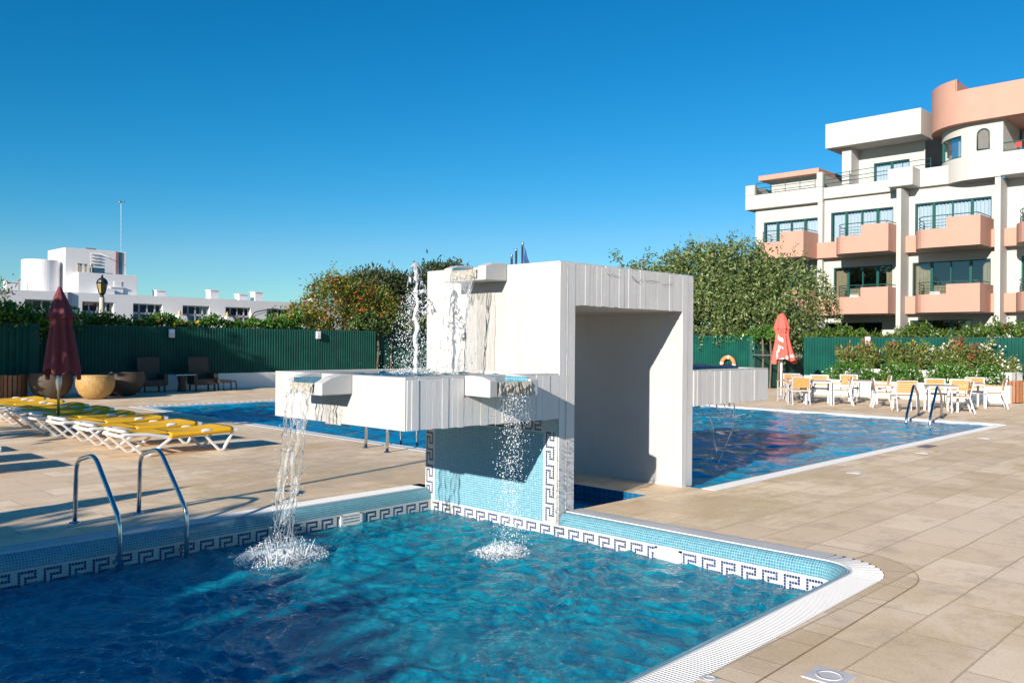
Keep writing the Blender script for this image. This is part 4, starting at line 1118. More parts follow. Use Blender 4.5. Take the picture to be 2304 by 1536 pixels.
armchair('high backed brown wicker armchair half in sun by the left fence', (14.55, 30.0, 0), -95)
armchair('high backed wicker armchair deep in shade by the left fence', (12.75, 30.1, 0), -95)
tw = thing('side_table', 'low side table with a glass top between the two wicker armchairs', 'table', (13.75, 29.9, 0))
m = MB(); m.box(13.4, 14.1, 29.6, 30.25, .58, .61); m.build('table_top', pbr('pale_glass_top', (.5, .56, .58), .1), tw); m = MB(); m.lathe([(.16, 0), (.12, .3), (.17, .58)], (13.75, 29.92, 0), 16); m.build('pedestal', WICKD, tw)
fs_ = thing('footstool', 'low footstool with curved legs at the right of the wicker group', 'footstool', (15.2, 29.55, 0))
m = MB(); m.box(14.85, 15.35, 29.3, 29.75, .30, .40); m.build('seat', WICKD, fs_, bevel=.02)
for x in (14.9, 15.4):
    for y in (29.32, 29.72): m = MB(); m.tube(bez([(x - .05, y, .34), (x + .12, y, .36), (x + .14, y, 0)], 5, .1), .025, 8); m.build('leg', BLACKM, fs_, smooth=True)
lr = thing('lifebuoy', 'orange and white lifebuoy hanging on the green fence above the right basin', 'lifebuoy', (33.45, 19.45, 1.0))
m = MB(); m2 = MB(); c = Vector((33.42, 19.45, 1.0))
for q in range(4):
    bnd = MB(); a = 2 * PI * (12 * q + 1) / 48; bnd.tube([c + Vector((0, .30 * math.cos(a + d), .30 * math.sin(a + d))) for d in (-.13, -.04, .04, .13)], .09, 10); bnd.build('white_band', PLASTIC, lr, smooth=True)
for k in range(48):
    a0, a1 = 2 * PI * k / 48, 2 * PI * (k + 1) / 48; mm = m
    mm.tube([c + Vector((0, .30 * math.cos(a), .30 * math.sin(a))) for a in (a0, (a0 + a1) / 2, a1)], .085 if mm is m else .089, 10)
m.build('ring', ORANGE, lr, smooth=True)
cv = thing('pool_cover', 'navy rolled pool cover lying on the deck behind the right basin', 'pool cover', (25.6, 15.9, 0))
m = MB(); m.grid(lambda u, v: (26.0 + .22 * math.cos(2 * PI * v), 17.4 - 2.7 * u, .90 + (.24 + .03 * math.sin(u * 17)) * math.sin(2 * PI * v)), 40, 20); m.build('cover_roll', NAVYC, cv, smooth=True)
m = MB()
for u in (.06, .94): x = 26.0; y = 17.4 - 2.7 * u; m.beam((x - .3, y, 0), (x, y, .7), .06, .06); m.beam((x + .3, y, 0), (x, y, .7), .06, .06)
m.build('reel_stand', ALU, cv)
for lab, (x, y), s in (('white square light plate set in the deck at the bottom right', (4.58, 2.03), .22), ('small white plate in the paving nearest the main pool corner', (12.25, 5.06), .2), ('small white plate in the paving midway along the main pool', (15.39, 5.2), .2), ('small white plate in the paving near the far end of the main pool', (18.84, 5.19), .2), ('small white plate at the edge of the coping at the bottom of the picture', (4.08, 2.47), .10)):
    pl = thing('deck_light', lab, 'deck light', (x, y, 0), 'square light plates in the deck'); m = MB(); m.box(x - s / 2, x + s / 2, y - s / 2, y + s / 2, -.01, .006); m.build('plate', pbr('grey_plate', (.58, .55, .54), .5), pl, bevel=.003)
    m = MB(); m.lathe([(s * .33, .0062), (s * .33, .0085), (s * .26, .009), (s * .26, .0066)], (x, y, 0), 28); m.build('lens_ring', pbr('pale_plate_ring', (.66, .64, .63), .35), pl, smooth=True)
pl = thing('drain_cover', 'dark metal drain plate touching the main pool edge', 'drain cover', (16.43, 5.46, 0)); m = MB(); m.box(16.2, 16.7, 5.40, 5.60, -.01, .007); m.build('plate', pbr('slate_plate', (.09, .10, .13), .4), pl)

# ------------------------------------------------------------------ fences and low walls
def corr(name, label, p, q, z0, z1, pitch=.115, dep=.024, mat=None, group='corrugated green fence panels'):
    p = Vector((*p, 0)); q = Vector((*q, 0)); d = (q - p); L = d.length; d.normalize(); nn = Vector((d.y, -d.x, 0))
    root = thing(name, label, 'fence', (p.x, p.y, 0), group); m = MB(); n = int(L / pitch); ln = []
    for k in range(n):
        for f, h in ((0, 0), (.30, 0), (.42, 1), (.88, 1)): ln.append(p + d * (pitch * (k + f)) + nn * (dep * h))
    ln.append(q); vs = [(v.x, v.y, z) for v in ln for z in (z0, z1)]
    m.add(vs, [(2 * i, 2 * i + 2, 2 * i + 3, 2 * i + 1) for i in range(len(ln) - 1)]); m.build('sheet', mat or GREEN, root)
    t_ = MB(); t_.beam(p + Vector((0, 0, z1 + .01)) - nn * .01, q + Vector((0, 0, z1 + .01)) - nn * .01, .03, .03); t_.build('top_rail', GREEND, root); 
    return root
FT = 2.30
corr('corrugated_fence', 'left end piece of green corrugated fence behind the slatted bin', (2.5, 30.2), (9.15, 30.2), .58, FT, .19, .04)
corr('corrugated_fence', 'long green corrugated fence behind the wicker armchairs', (9.15, 31.0), (23.1, 31.0), .58, FT)
corr('corrugated_fence', 'recessed shaded piece of corrugated fence behind the fountain jet', (23.1, 32.4), (34.6, 32.4), .3, FT + .08)
corr('corrugated_fence', 'green corrugated fence with the lifebuoy left of the gate recess', (33.6, 31.0), (33.6, 18.35), .5, 2.22, .115, .03)
corr('corrugated_fence', 'green corrugated side of the gate recess behind the red umbrella', (33.66, 18.35), (38.4, 18.35), .0, 2.22, .115, .03)
corr('corrugated_fence', 'long green corrugated fence behind the oleanders and planter', (33.6, 16.05), (33.6, 1.0), .5, 2.15, .115, .03)
def wall(label, x0, x1, y0, y1, z, mat=None): r = thing('low_wall', label, 'wall', ((x0 + x1) / 2, (y0 + y1) / 2, 0), 'low white plinth walls'); m = MB(); m.box(x0, x1, y0, y1, 0, z); m.build('wall_body', mat or WHITE, r, bevel=.015)
wall('low white plinth under the long left fence', 9.2, 23.1, 30.86, 31.3, .585); wall('low white plinth under the left end fence piece', 2.5, 9.2, 30.05, 30.5, .585)
wall('low white plinth under the fence with the lifebuoy', 33.5, 33.9, 18.4, 30.85, .52); wall('low white plinth under the right fence', 33.5, 33.9, 1.0, 16.0, .62)
gp = thing('gate_bar', 'grey metal bar across the fence recess behind the red umbrella', 'bar', (33.6, 17.2, 1.45)); m = MB(); m.tube([(33.56, 18.3, 1.42), (33.56, 16.1, 1.42)], .035, 8); m.build('bar', METAL, gp)
hr = thing('fence_pipe', 'thin green sloping pipe on the fence at the right edge', 'pipe', (33.4, 7.5, .6)); m = MB(); m.tube([(33.42, 8.75, .68), (33.42, 7.0, 1.15)], .03, 8); m.build('pipe', GREEND, hr)
for lab, c, d in (('small white lamp box on the long left fence above the armchairs', (13.8, 30.95, 2.08), 0), ('small white lamp box on the left fence below the flowering bush', (20.05, 30.95, 2.1), 0), ('small white lamp box in shade high on the left end of the fence', (10.0, 30.95, 2.12), 0), ('small white lamp box on the right fence above the oleanders', (33.52, 13.4, 2.03), 1)):
    r = thing('fence_lamp', lab, 'lamp', c, 'white lamp boxes on the fence'); x, y, z = c; m = MB(); w = .11
    (m.box(x - w, x + w, y - .09, y, z - .16, z + .16) if d == 0 else m.box(x - .09, x, y - w, y + w, z - .16, z + .16)); m.build('housing', PLASTIC, r, bevel=.03)
    m = MB(); (m.box(x - w * .7, x + w * .7, y - .096, y - .088, z - .10, z + .02) if d == 0 else m.box(x - .096, x - .088, y - w * .7, y + w * .7, z - .10, z + .02)); m.build('lens', pbr('grey_lens', (.6, .6, .62), .2), r)
# planter
plr = thing('planter', 'low white planter wall filled with flowers in front of the right fence', 'planter', (32.2, 11, 0))
m = MB(); m.box(31.2, 31.35, 7.9, 14.6, 0, .58); m.box(31.35, 33.45, 7.9, 8.05, 0, .58); m.box(31.35, 33.45, 14.45, 14.6, 0, .58); m.build('lower_wall', WHITE, plr, bevel=.015)
m = MB(); m.box(32.5, 32.65, 8.06, 14.44, 0, .98); m.box(32.0, 33.4, 8.06, 8.25, .0, .98); m.build('upper_wall', WHITE, plr, bevel=.02)
m = MB(); m.box(31.36, 32.49, 8.26, 14.44, .1, .52); m.box(32.66, 33.45, 8.26, 14.44, .1, .92); m.build('soil', SOIL, plr)
# street lamp beyond the left fence
lp = thing('street_lamp', 'old style street lamp with a black lantern behind the left hedge', 'street lamp', (13.2, 36, 0)); L = (13.2, 36, 0)
m = MB(); m.lathe([(.17, 0), (.13, .5), (.095, 3.53)], L, 16); m.build('post', STONEP, lp, smooth=True)
m = MB(); m.lathe([(.09, 3.52), (.06, 3.60), (.10, 3.66), (.12, 3.70)], L, 12); m.lathe([(.235, 4.10), (.215, 4.13), (.19, 4.22), (.11, 4.30), (.04, 4.33), (.05, 4.38), (.035, 4.43), (.0, 4.46)], L, 12)
for k in range(6): a = PI / 3 * k; m.tube([(L[0] + .12 * math.cos(a), L[1] + .12 * math.sin(a), 3.69), (L[0] + .215 * math.cos(a), L[1] + .215 * math.sin(a), 4.11)], .014, 5)
m.build('lantern_frame', BLACKM, lp, smooth=False); m = MB(); m.lathe([(.105, 3.70), (.195, 4.10)], L, 6); m.build('lamp_glass', AMBER, lp)
# flag poles far behind the fountain
for lab, (x, y), h, fl in (('tall silver flagpole with a furled blue flag above the fountain roof', (35.35, 33.75), 7.45, 1), ('silver flagpole of middle height left of the blue flag', (35.2, 34.1), 7.10, 0), ('short silver flagpole, leftmost of the three above the roof', (35.1, 34.35), 6.78, 0)):
    r = thing('flagpole', lab, 'flagpole', (x, y, 0), 'flagpoles behind the fountain'); m = MB(); m.tube([(x, y, 0), (x, y, h)], .065, 8); m.ball((x, y, h + .05), .09); m.build('pole', METAL, r, smooth=True)
    if fl: m = MB(); m.grid(lambda u, v: (x + .07 + .30 * u * v + .03 * math.sin(v * 9), y - .07 - .32 * u * v, h - .1 - 1.3 * v), 8, 12); m.build('flag', pbr('blue_flag', (.01, .06, .22), .7), r, smooth=True)
# things left of the picture whose shadows reach it
umbrella('closed_umbrella', 'closed umbrella left of the picture whose long shadow crosses the front deck', (-2.3, 8.62, 0), [(.015, 2.55), (.10, 2.4), (.2, 1.9), (.22, 1.2), (.2, 1.1)], .022, 2.55, MAROON, 8, .2, cap=.5)
fp2 = thing('lamp_post', 'lamp post left of the picture casting a thin line of shadow on the deck', 'lamp post', (-3.0, 7.42, 0)); m = MB(); m.tube([(-3, 7.42, 0), (-3, 7.42, 4.9)], .045, 10); m.lathe([(.0, 5.2), (.16, 5.15), (.2, 4.95), (.05, 4.88)], (-3, 7.42, 0), 12); m.build('post', STONEP, fp2, smooth=True)
# ------------------------------------------------------------------ vegetation
OLIVE = leaf_mat('grey_green_leaves', [(.04, .075, .022), (.10, .155, .045), (.20, .26, .085), (.075, .12, .035), (.34, .38, .18), (.14, .20, .06)], .45, .25)
GLOSSY = leaf_mat('glossy_green_leaves', [(.03, .10, .014), (.065, .18, .025), (.12, .27, .045), (.035, .12, .018), (.18, .35, .065)], .3, .3)
BUSHL = leaf_mat('yellow_green_leaves', [(.04, .09, .012), (.10, .16, .02), (.20, .22, .03), (.05, .11, .015), (.30, .26, .04), (.34, .19, .035)], .4, .3)
REDF = leaf_mat('red_blossom', [(.48, .06, .03), (.55, .11, .05), (.40, .045, .03)], .6, .3)
PINKF = leaf_mat('pink_red_blossom', [(.60, .05, .08), (.62, .12, .13), (.55, .03, .05)], .6, .3)
WHITF = leaf_mat('white_blossom', [(.78, .74, .62), (.80, .78, .72), (.72, .70, .50)], .6, .3)
YELF = leaf_mat('orange_blossom', [(.75, .35, .03), (.8, .5, .05), (.7, .25, .05)], .6, .3)
PINE = leaf_mat('pine_needles', [(.035, .05, .018), (.06, .08, .03), (.09, .105, .045), (.045, .06, .025)], .6, .15)
def trunk(parent, base, top, r, limbs, name='trunk'):
    m = MB(); b = Vector(base); t_ = Vector(top); pts = [b.lerp(t_, k / 6) + Vector((.10 * math.sin(k * 1.3), .10 * math.cos(k * 1.7), 0)) * (k > 0) for k in range(7)]
    m.tube(pts, r, 9, radii=[r * (1.25 - .55 * k / 6) for k in range(7)])
    for e in limbs:
        e = Vector(e); s = b.lerp(t_, R.uniform(.55, 1.0)); mid = s.lerp(e, .5) + Vector((R.uniform(-.2, .2), R.uniform(-.2, .2), .15)); m.tube([s, mid, e], r * .4, 6, radii=[r * .5, r * .3, r * .08])
    return m.build(name, BARK, parent, smooth=True)
def clumps(lv, ells, nclump, per, size, w, spread, droop=0, strands=False, shell=.5, upb=.25):
    """leaf clumps on ellipsoids; ells: (centre, radii, weight)"""
    tot = sum(e[2] for e in ells)
    for c, r, wt in ells:
        n = int(nclump * wt / tot); C = in_ellipsoid(n, c, r, shell); O = unit((C - np.asarray(c)) / np.asarray(r))
        if not strands:
            P = np.repeat(C, per, 0) + NR.normal(size=(n * per, 3)) * spread
            D = np.repeat(O, per, 0) * .7 + NR.normal(size=(n * per, 3)) * .8 + np.array([0, 0, upb - droop])
            lv.add(P, D, size * NR.uniform(.6, 1.25, n * per), w * NR.uniform(.7, 1.2, n * per))
        else:
            k = np.tile(np.arange(per), n)[:, None]; B = np.repeat(C, per, 0); out = np.repeat(O * [1, 1, .2] + NR.normal(size=(n, 3)) * .35, per, 0)
            ln = np.repeat(NR.uniform(.5, 1.15, (n, 1)), per, 0) * spread; f = k / per
            P = B + out * ln * (f - .25 * f * f) * .55 + np.array([0, 0, -1]) * ln * (f ** 1.6) * 1.0 + np.array([0, 0, 1]) * ln * .35 * (f - f * f) * 2 + NR.normal(size=B.shape) * .035
            D = out * .4 + NR.normal(size=B.shape) * .7 + np.array([0, 0, -.25]) ; lv.add(P, D, size * NR.uniform(.6, 1.25, len(P)), w * NR.uniform(.7, 1.2, len(P)))
def flowers(name, mat, parent, ells, n, size, root, petals=5, shell=.85, zmin=None):
    lv = Leaves()
    for c, r, wt in ells:
        k = int(n * wt); P = in_ellipsoid(k, c, r, shell)
        P = np.repeat(P, petals, 0) + NR.normal(size=(k * petals, 3)) * size * .35
        lv.add(P, NR.normal(size=P.shape), size * NR.uniform(.7, 1.2, len(P)), size * .8)
    return tag(lv.build(name, mat, parent, root), kind='stuff')

# large drooping tree right
root = (35.6, 20.6, 0); tr_ = thing('drooping_tree', 'large grey green drooping tree overhanging the fence right of the fountain', 'tree', root)
ells = [((36.0, 22.1, 4.5), (2.2, 3.0, 2.35), 3.2), ((35.4, 18.3, 3.9), (2.0, 2.5, 2.0), 2.0), ((36.3, 25.4, 3.9), (2.0, 2.4, 1.8), 1.4), ((34.9, 20.6, 3.4), (1.6, 3.4, 1.75), 2.0), ((36.4, 26.2, 4.6), (1.7, 1.7, 1.5), .9), ((35.6, 20.0, 5.2), (1.6, 1.8, 1.5), .9)]
lv = Leaves(); clumps(lv, ells, 2300, 19, .18, .075, 1.0, strands=True, shell=.62)
clumps(lv, [((36.0, 21.6, 4.4), (1.7, 3.6, 1.9), 1)], 420, 16, .24, .13, .35)
for k in range(34):            # upright whips on the skyline
    y = R.uniform(17.2, 27); top = 6.6 - .055 * (y - 21.6) ** 2; b = np.array([36 + R.gauss(0, .5), y, top - .35]); n = 22; f = np.linspace(0, 1, n)[:, None]
    d = np.array([R.gauss(0, .2), R.gauss(0, .28), R.uniform(.45, 1.0)]); lv.add(b + d * f + NR.normal(size=(n, 3)) * .06, NR.normal(size=(n, 3)) + [0, 0, .6], .16 * NR.uniform(.6, 1.2, n), .05)
lv.build('crown', OLIVE, tr_, root); trunk(tr_, root, (35.7, 21, 2.6), .26, [(36, 23.5, 4.5), (35.4, 18.6, 4.4), (36.2, 25.5, 4), (35, 20.5, 4.6), (36, 21.5, 5.6)])
# red flowering arching shrub beside it
root = (36.6, 27.2, 0); s_ = thing('flowering_shrub', 'sparse arching shrub with dark red flowers left of the drooping tree', 'shrub', root)
m = MB(); lv = Leaves(); fl = Leaves(); brs = [[(36.6, 27.2, 0), (36.6, 27.0, 4.2), (36.6, 27.6, 6.0), (36.6, 28.3, 6.75)], [(36.6, 27.2, 0), (36.5, 26.8, 4.0), (36.5, 26.9, 5.7), (36.5, 26.6, 6.15)], [(36.6, 27.2, 0), (36.4, 27.4, 4.4), (36.4, 28.0, 5.7)], [(36.6, 27.2, 0), (36.4, 26.4, 4.2), (36.4, 26.1, 6.0), (36.4, 25.6, 6.5)], [(36.5, 27.2, 0), (36.4, 28.4, 4.6), (36.5, 29.0, 5.4)]]
for b in brs:
    m.tube(b, .05, 6, radii=[.09] + [.045] * (len(b) - 2) + [.012])
    for a, c in zip(b[1:], b[2:]):
        n = 62; f = NR.random((n, 1)); P = np.array(a) + (np.array(c) - np.array(a)) * f + NR.normal(size=(n, 3)) * .14; lv.add(P, NR.normal(size=(n, 3)) + [0, 0, .2], .2 * NR.uniform(.6, 1.2, n), .075)
        P = P[:16]; fl.add(P + NR.normal(size=P.shape) * .06, NR.normal(size=P.shape), .13, .09)
clumps(lv, [((36.4, 27.3, 4.6), (.8, 1.6, .9), 1)], 60, 14, .2, .07, .2)
m.build('stems', BARK, s_, smooth=True); lv.build('leaves', GLOSSY, s_, root); tag(fl.build('flowers', leaf_mat('dark_red_blossom', [(.25, .03, .03), (.35, .05, .05)]), s_, root), kind='stuff')
# orange flowered bush behind the left fence
root = (22.6, 33.6, 0); bu = thing('flowering_bush', 'broad bush with orange red flowers behind the left fence', 'bush', root)
ells = [((22.8, 33.4, 3.3), (1.9, 1.3, 1.55), 3), ((21.2, 33.2, 2.7), (1.2, 1.0, .95), 1.2), ((24.6, 33.4, 3.2), (1.5, 1.2, 1.3), 2.2), ((19.9, 33.0, 2.6), (.8, .7, .65), .5), ((22.2, 33.2, 4.3), (.8, .7, .55), .5), ((26.3, 33.5, 2.7), (1.0, .9, .9), .8)]
lv = Leaves(); clumps(lv, ells, 820, 15, .17, .07, .17, shell=.62)
for x, z in ((22.35, 5.35), (21.7, 4.7), (23.15, 5.15), (20.6, 3.7), (24.2, 4.8), (19.9, 3.4), (25.2, 4.5), (21.2, 4.2)):
    n = 40; f = NR.random((n, 1)); b = np.array([22.4 + (x - 22.4) * .7, 33.3, z - 1.2]); P = b + (np.array([x, 33.2, z]) - b) * f + NR.normal(size=(n, 3)) * .08; lv.add(P, NR.normal(size=(n, 3)) + [0, 0, .3], .15, .06)
lv.build('crown', BUSHL, bu, root); flowers('flowers', REDF, bu, ells, 15, .15, root, 5, .93); trunk(bu, root, (22.6, 33.5, 1.8), .12, [(21.3, 33.3, 3), (24, 33.5, 3.5), (22.5, 33.4, 4.2)])
# far pines
for lab, rt_, es in (('distant rounded pine behind the fountain jet', (50.5, 61, 0), [((51.5, 60, 6.9), (3.6, 3, 2.1), 2), ((47.8, 60.5, 6.0), (3.2, 2.6, 1.7), 1.5), ((53.2, 60, 8.0), (1.9, 2, 1.2), .8)]), ('distant rounded pine left of the fountain jet', (44.6, 60.5, 0), [((44.8, 60, 6.2), (2.8, 2.4, 1.75), 2), ((42.8, 60.2, 5.5), (1.8, 2, 1.4), 1)])):
    tr_ = thing('pine_tree', lab, 'tree', rt_, 'distant pines'); lv = Leaves(); clumps(lv, es, 520, 15, .42, .16, .32, shell=.6, upb=.5); lv.build('crown', PINE, tr_, rt_); trunk(tr_, rt_, (rt_[0], rt_[1], 5), .3, [tuple(e[0]) for e in es])
# hedges
def hedge(label, segs, n, mat, size, w, root, blossoms=None, per=12):
    r = thing('hedge', label, 'hedge', root); lv = Leaves(); tot = sum(s[-1] for s in segs)
    P_ = []
    for (x0, y0, z0), (x1, y1, z1), (ry, rz), wt in segs:
        k = int(n * wt / tot); f = NR.random((k, 1)); C = np.array([x0, y0, z0]) + (np.array([x1, y1, z1]) - np.array([x0, y0, z0])) * f
        d = unit(NR.normal(size=(k, 3))); C = C + d * (NR.random((k, 1)) ** .5) * np.array([ry, ry, rz]) + np.array([0, 0, 1]) * .16 * np.sin(C[:, :1] * 3.1 + C[:, 1:2] * 2.3) * np.abs(NR.normal(size=(k, 1)))
        Q = np.repeat(C, per, 0) + NR.normal(size=(k * per, 3)) * .06; D = NR.normal(size=Q.shape) * .8 + np.array([0, 0, .75]); lv.add(Q, D, size * NR.uniform(.6, 1.2, len(Q)), w); P_.append(C)
    lv.build('foliage', mat, r, root)
    m = MB(); (x0, y0, z0), (x1, y1, z1) = segs[0][0], segs[-1][1]
    for k in range(9): f = k / 8; x = x0 + (x1 - x0) * f; y = y0 + (y1 - y0) * f; z = z0 + (z1 - z0) * f; m.tube([(x, y, 0), (x + .1, y, z * .6), (x, y, z)], .04, 5)
    m.build('stems', BARK, r)
    if blossoms:
        fl = Leaves(); C = np.concatenate(P_); C = C[NR.choice(len(C), blossoms[1])] + [-.05, -.15, .05]; Q = np.repeat(C, 5, 0) + NR.normal(size=(blossoms[1] * 5, 3)) * .04; fl.add(Q, NR.normal(size=Q.shape), .09, .08); tag(fl.build('flowers', blossoms[0], r, root), kind='stuff')
hedge('dense glossy hedge bulging over the left end of the fence behind the maroon umbrella', [((5.2, 30.4, 2.38), (10.4, 30.9, 2.36), (.65, .48), 3), ((6, 30.3, 2.6), (9.6, 30.6, 2.5), (.5, .32), 1)], 620, GLOSSY, .17, .085, (8, 30.6, 0), (YELF, 4), 13)
hedge('low glossy hedge along the top of the long left fence', [((10.2, 31.45, 2.36), (14.5, 31.5, 2.40), (.3, .24), 2), ((14.5, 31.5, 2.38), (19.3, 31.5, 2.44), (.3, .22), 1.6), ((18.6, 31.5, 2.6), (19.5, 31.5, 2.6), (.25, .3), .45)], 720, GLOSSY, .16, .07, (15, 31.5, 0), (YELF, 26), 12)
hedge('pale leafy hedge over the fence around the fountain jet', [((22.5, 32.2, 2.6), (29, 32.7, 2.75), (.5, .5), 1)], 420, leaf_mat('pale_hedge_leaves', [(.05, .11, .02), (.09, .17, .04), (.15, .23, .07), (.20, .26, .11)], .4, .3), .18, .075, (26, 32.5, 0), (leaf_mat('peach_blossom', [(.7, .45, .30), (.75, .52, .38)]), 40), 12)
hedge('green hedge with pink blooms along the top of the right fence', [((34.2, 16.2, 2.2), (34.2, 12.8, 2.15), (.35, .28), 1.4), ((34.3, 12.8, 2.2), (34.3, 7.0, 2.35), (.4, .32), 2.4)], 560, leaf_mat('mid_green_leaves', [(.03, .085, .012), (.06, .13, .02), (.10, .18, .03), (.16, .22, .05)], .35, .3), .16, .065, (34.2, 12, 0), (PINKF, 22), 12)
hedge('bright green leafy growth under the drooping tree on the fence', [((33.8, 20.2, 2.15), (33.8, 17.3, 2.25), (.3, .25), 1)], 120, GLOSSY, .17, .07, (33.8, 18.5, 0), None, 12)
# small olive at the left edge
root = (8.0, 34.0, 0); ot = thing('olive_tree', 'thin leafy olive tree top at the left edge above the hedge', 'tree', root); lv = Leaves(); clumps(lv, [((8.05, 34, 3.55), (1.15, 1, .75), 1), ((8.9, 34, 3.3), (.6, .6, .4), .4)], 70, 13, .19, .05, .16, shell=.3); lv.build('crown', OLIVE, ot, root); trunk(ot, root, (8, 34, 3), .08, [(8.5, 34, 3.8), (7.4, 34, 3.9), (9.1, 34, 3.4)])
root = (10.6, 36.0, 0); pa_ = thing('palm', 'green palm fronds behind the hedge left of the maroon umbrella', 'palm', root); m = MB(); m.tube([root, (10.6, 36, 2.4)], .14, 8); m.build('trunk', BARK, pa_, smooth=True)
lv = Leaves()
for k in range(13):
    a = 2 * PI * k / 13 + .3; n = 60; f = np.linspace(0.05, 1, n)[:, None]; d = np.array([math.cos(a), math.sin(a), 0]); e = R.uniform(.5, 1.3)
    P = np.array([10.6, 36, 2.5]) + d * f * 1.25 + np.array([0, 0, 1]) * (e * f - 1.1 * f * f); sd = np.array([-math.sin(a), math.cos(a), 0]) * np.where(np.arange(n) % 2, 1, -1)[:, None]; lv.add(P, sd + d * .7 + [0, 0, .2], .34 * (1.1 - f[:, 0] * .6), .035)
lv.build('fronds', leaf_mat('palm_leaf', [(.10, .16, .03), (.16, .22, .05), (.06, .11, .02)]), pa_, root)
# oleanders in the planter
OLE = leaf_mat('oleander_leaves', [(.06, .12, .025), (.12, .19, .04), (.19, .25, .06), (.28, .30, .09)], .4, .3)
specs = [(13.9, 1.75, PINKF, 10, 'leftmost oleander, tall with few pink blooms'), (13.1, 1.9, PINKF, 14, 'second oleander from the left with pink blooms'), (12.2, 1.85, PINKF, 12, 'oleander with small pink tips left of the white bloomed one'), (11.4, 1.85, YELF, 3, 'plain leafy oleander in the middle of the planter'), (10.5, 1.85, WHITF, 30, 'oleander with creamy white bloom heads in the middle of the planter'), (9.75, 1.95, PINKF, 34, 'oleander with strong red blooms, right of the creamy one'), (9.1, 1.9, WHITF, 12, 'thin stemmed oleander with white blooms near the right end'), (8.45, 1.35, WHITF, 26, 'short oleander with white bloom heads at the right end of the planter')]
for y, h, fm, nf, lab in specs:
    root = (32.9, y, .9); o_ = thing('oleander', lab, 'shrub', root, 'oleanders in the planter'); m = MB(); lv = Leaves(); fl = Leaves(); ns = 6 if 'thin' in lab else 18
    for k in range(ns):
        a = R.uniform(0, 6.28); sp = R.uniform(.1, .55); b = np.array(root) + [R.gauss(0, .08), R.gauss(0, .1), -.05]; tp = np.array([32.9 + sp * math.cos(a) * .6, y + sp * math.sin(a), h * R.uniform(.75, 1.08)])
        m.tube([b, (b + tp) / 2 + [0, 0, .1], tp], .012, 5); n = 62; f = .25 + .75 * NR.random((n, 1)); P = b + (tp - b) * f + NR.normal(size=(n, 3)) * .05; lv.add(P, (tp - b) * .7 + NR.normal(size=(n, 3)) * .6, .20 * NR.uniform(.7, 1.2, n), .042)
        q = max(1, nf // ns + (1 if k < nf % ns else 0)) if nf >= ns or k < nf else 0
        if q: P = np.repeat(np.array([tp]), q * 5, 0) + NR.normal(size=(q * 5, 3)) * .07; fl.add(P, NR.normal(size=P.shape), .085, .07)
    m.build('stems', BARK, o_); lv.build('leaves', OLE, o_, root)
    if fl.n: tag(fl.build('flowers', fm, o_, root), kind='stuff')
for y0, y1, n, lab in ((12.3, 11.0, 140, 'white daisy bush spilling over the low planter wall'), (10.6, 9.4, 120, 'green ground bush with few white flowers in the planter'), (9.2, 8.3, 60, 'trailing white flowers at the right end of the planter'), (14.3, 12.6, 70, 'low leafy plants at the left end of the planter')):
    root = (31.9, (y0 + y1) / 2, .5); g = thing('flower_bush', lab, 'flowers', root, 'low flowers in the planter'); lv = Leaves(); el = [((32.0, (y0 + y1) / 2, .74), (.55, abs(y1 - y0) / 1.8, .42), 1)]; clumps(lv, el, int(n * 1.9), 13, .12, .055, .08, shell=.55); lv.build('leaves', GLOSSY, g, root)
    if 'white' in lab: flowers('flowers', WHITF, g, el, 170 if 'daisy' in lab else 80, .06, root, 4, .97)
# trees left of the picture that throw the shade
for lab, rt_, es, nc in (('tree left of the picture shading the left fence', (1.5, 28.4, 0), [((1.5, 28.6, 4.4), (2.2, 1.9, 2.3), 2), ((3.2, 28.2, 3.4), (1.4, 1.5, 1.6), 1)], 700), ('sparse tree left of the picture dappling the loungers and the maroon umbrella', (-3.0, 16.5, 0), [((-3, 16.6, 4.3), (1.5, 2.3, 1.5), 1)], 110), ('tree left of the picture shading the left end of the front pool', (-9.4, 3.2, 0), [((-9.4, 5.1, 3.05), (1.5, 1.75, 1.5), 1.6), ((-9.4, 2.8, 2.55), (1.5, 1.5, 1.5), 1.4)], 700)):
    tr_ = thing('shade_tree', lab, 'tree', rt_, 'trees left of the picture'); lv = Leaves(); clumps(lv, es, nc, 15, .34, .20, .25, shell=.2); lv.build('crown', GLOSSY, tr_, rt_); trunk(tr_, rt_, (rt_[0], rt_[1], 3), .2, [tuple(e[0]) for e in es])
# ------------------------------------------------------------------ pink and white hotel on the right
ho = thing('hotel', 'white hotel with salmon balconies and green window frames at the right', 'building', (48, 14, 0))
BX, FX = 44.0, 41.97
def wbox(name, boxes, mat, parent=None, bevel=.03):
    m = MB()
    for b in boxes: m.box(*b)
    return m.build(name, mat, parent or ho, bevel=bevel)
def wall_with_holes(name, x, y0, y1, z0, z1, holes, mat, parent, depth=.3):
    m = MB(); ys = sorted({y0, y1, *[h for a in holes for h in a[:2]]}); zs = sorted({z0, z1, *[h for a in holes for h in a[2:]]})
    for ya, yb in zip(ys, ys[1:]):
        for za, zb in zip(zs, zs[1:]):
            cy, cz = (ya + yb) / 2, (za + zb) / 2
            if any(a < cy < b and c < cz < d for a, b, c, d in holes): continue
            m.quad((x, yb, za), (x, ya, za), (x, ya, zb), (x, yb, zb))
    for a, b, c, d in holes:
        m.quad((x, a, c), (x, b, c), (x + depth, b, c), (x + depth, a, c)); m.quad((x, b, d), (x, a, d), (x + depth, a, d), (x + depth, b, d))
        m.quad((x, a, d), (x, a, c), (x + depth, a, c), (x + depth, a, d)); m.quad((x, b, c), (x, b, d), (x + depth, b, d), (x + depth, b, c))
    return m.build(name, mat, parent)
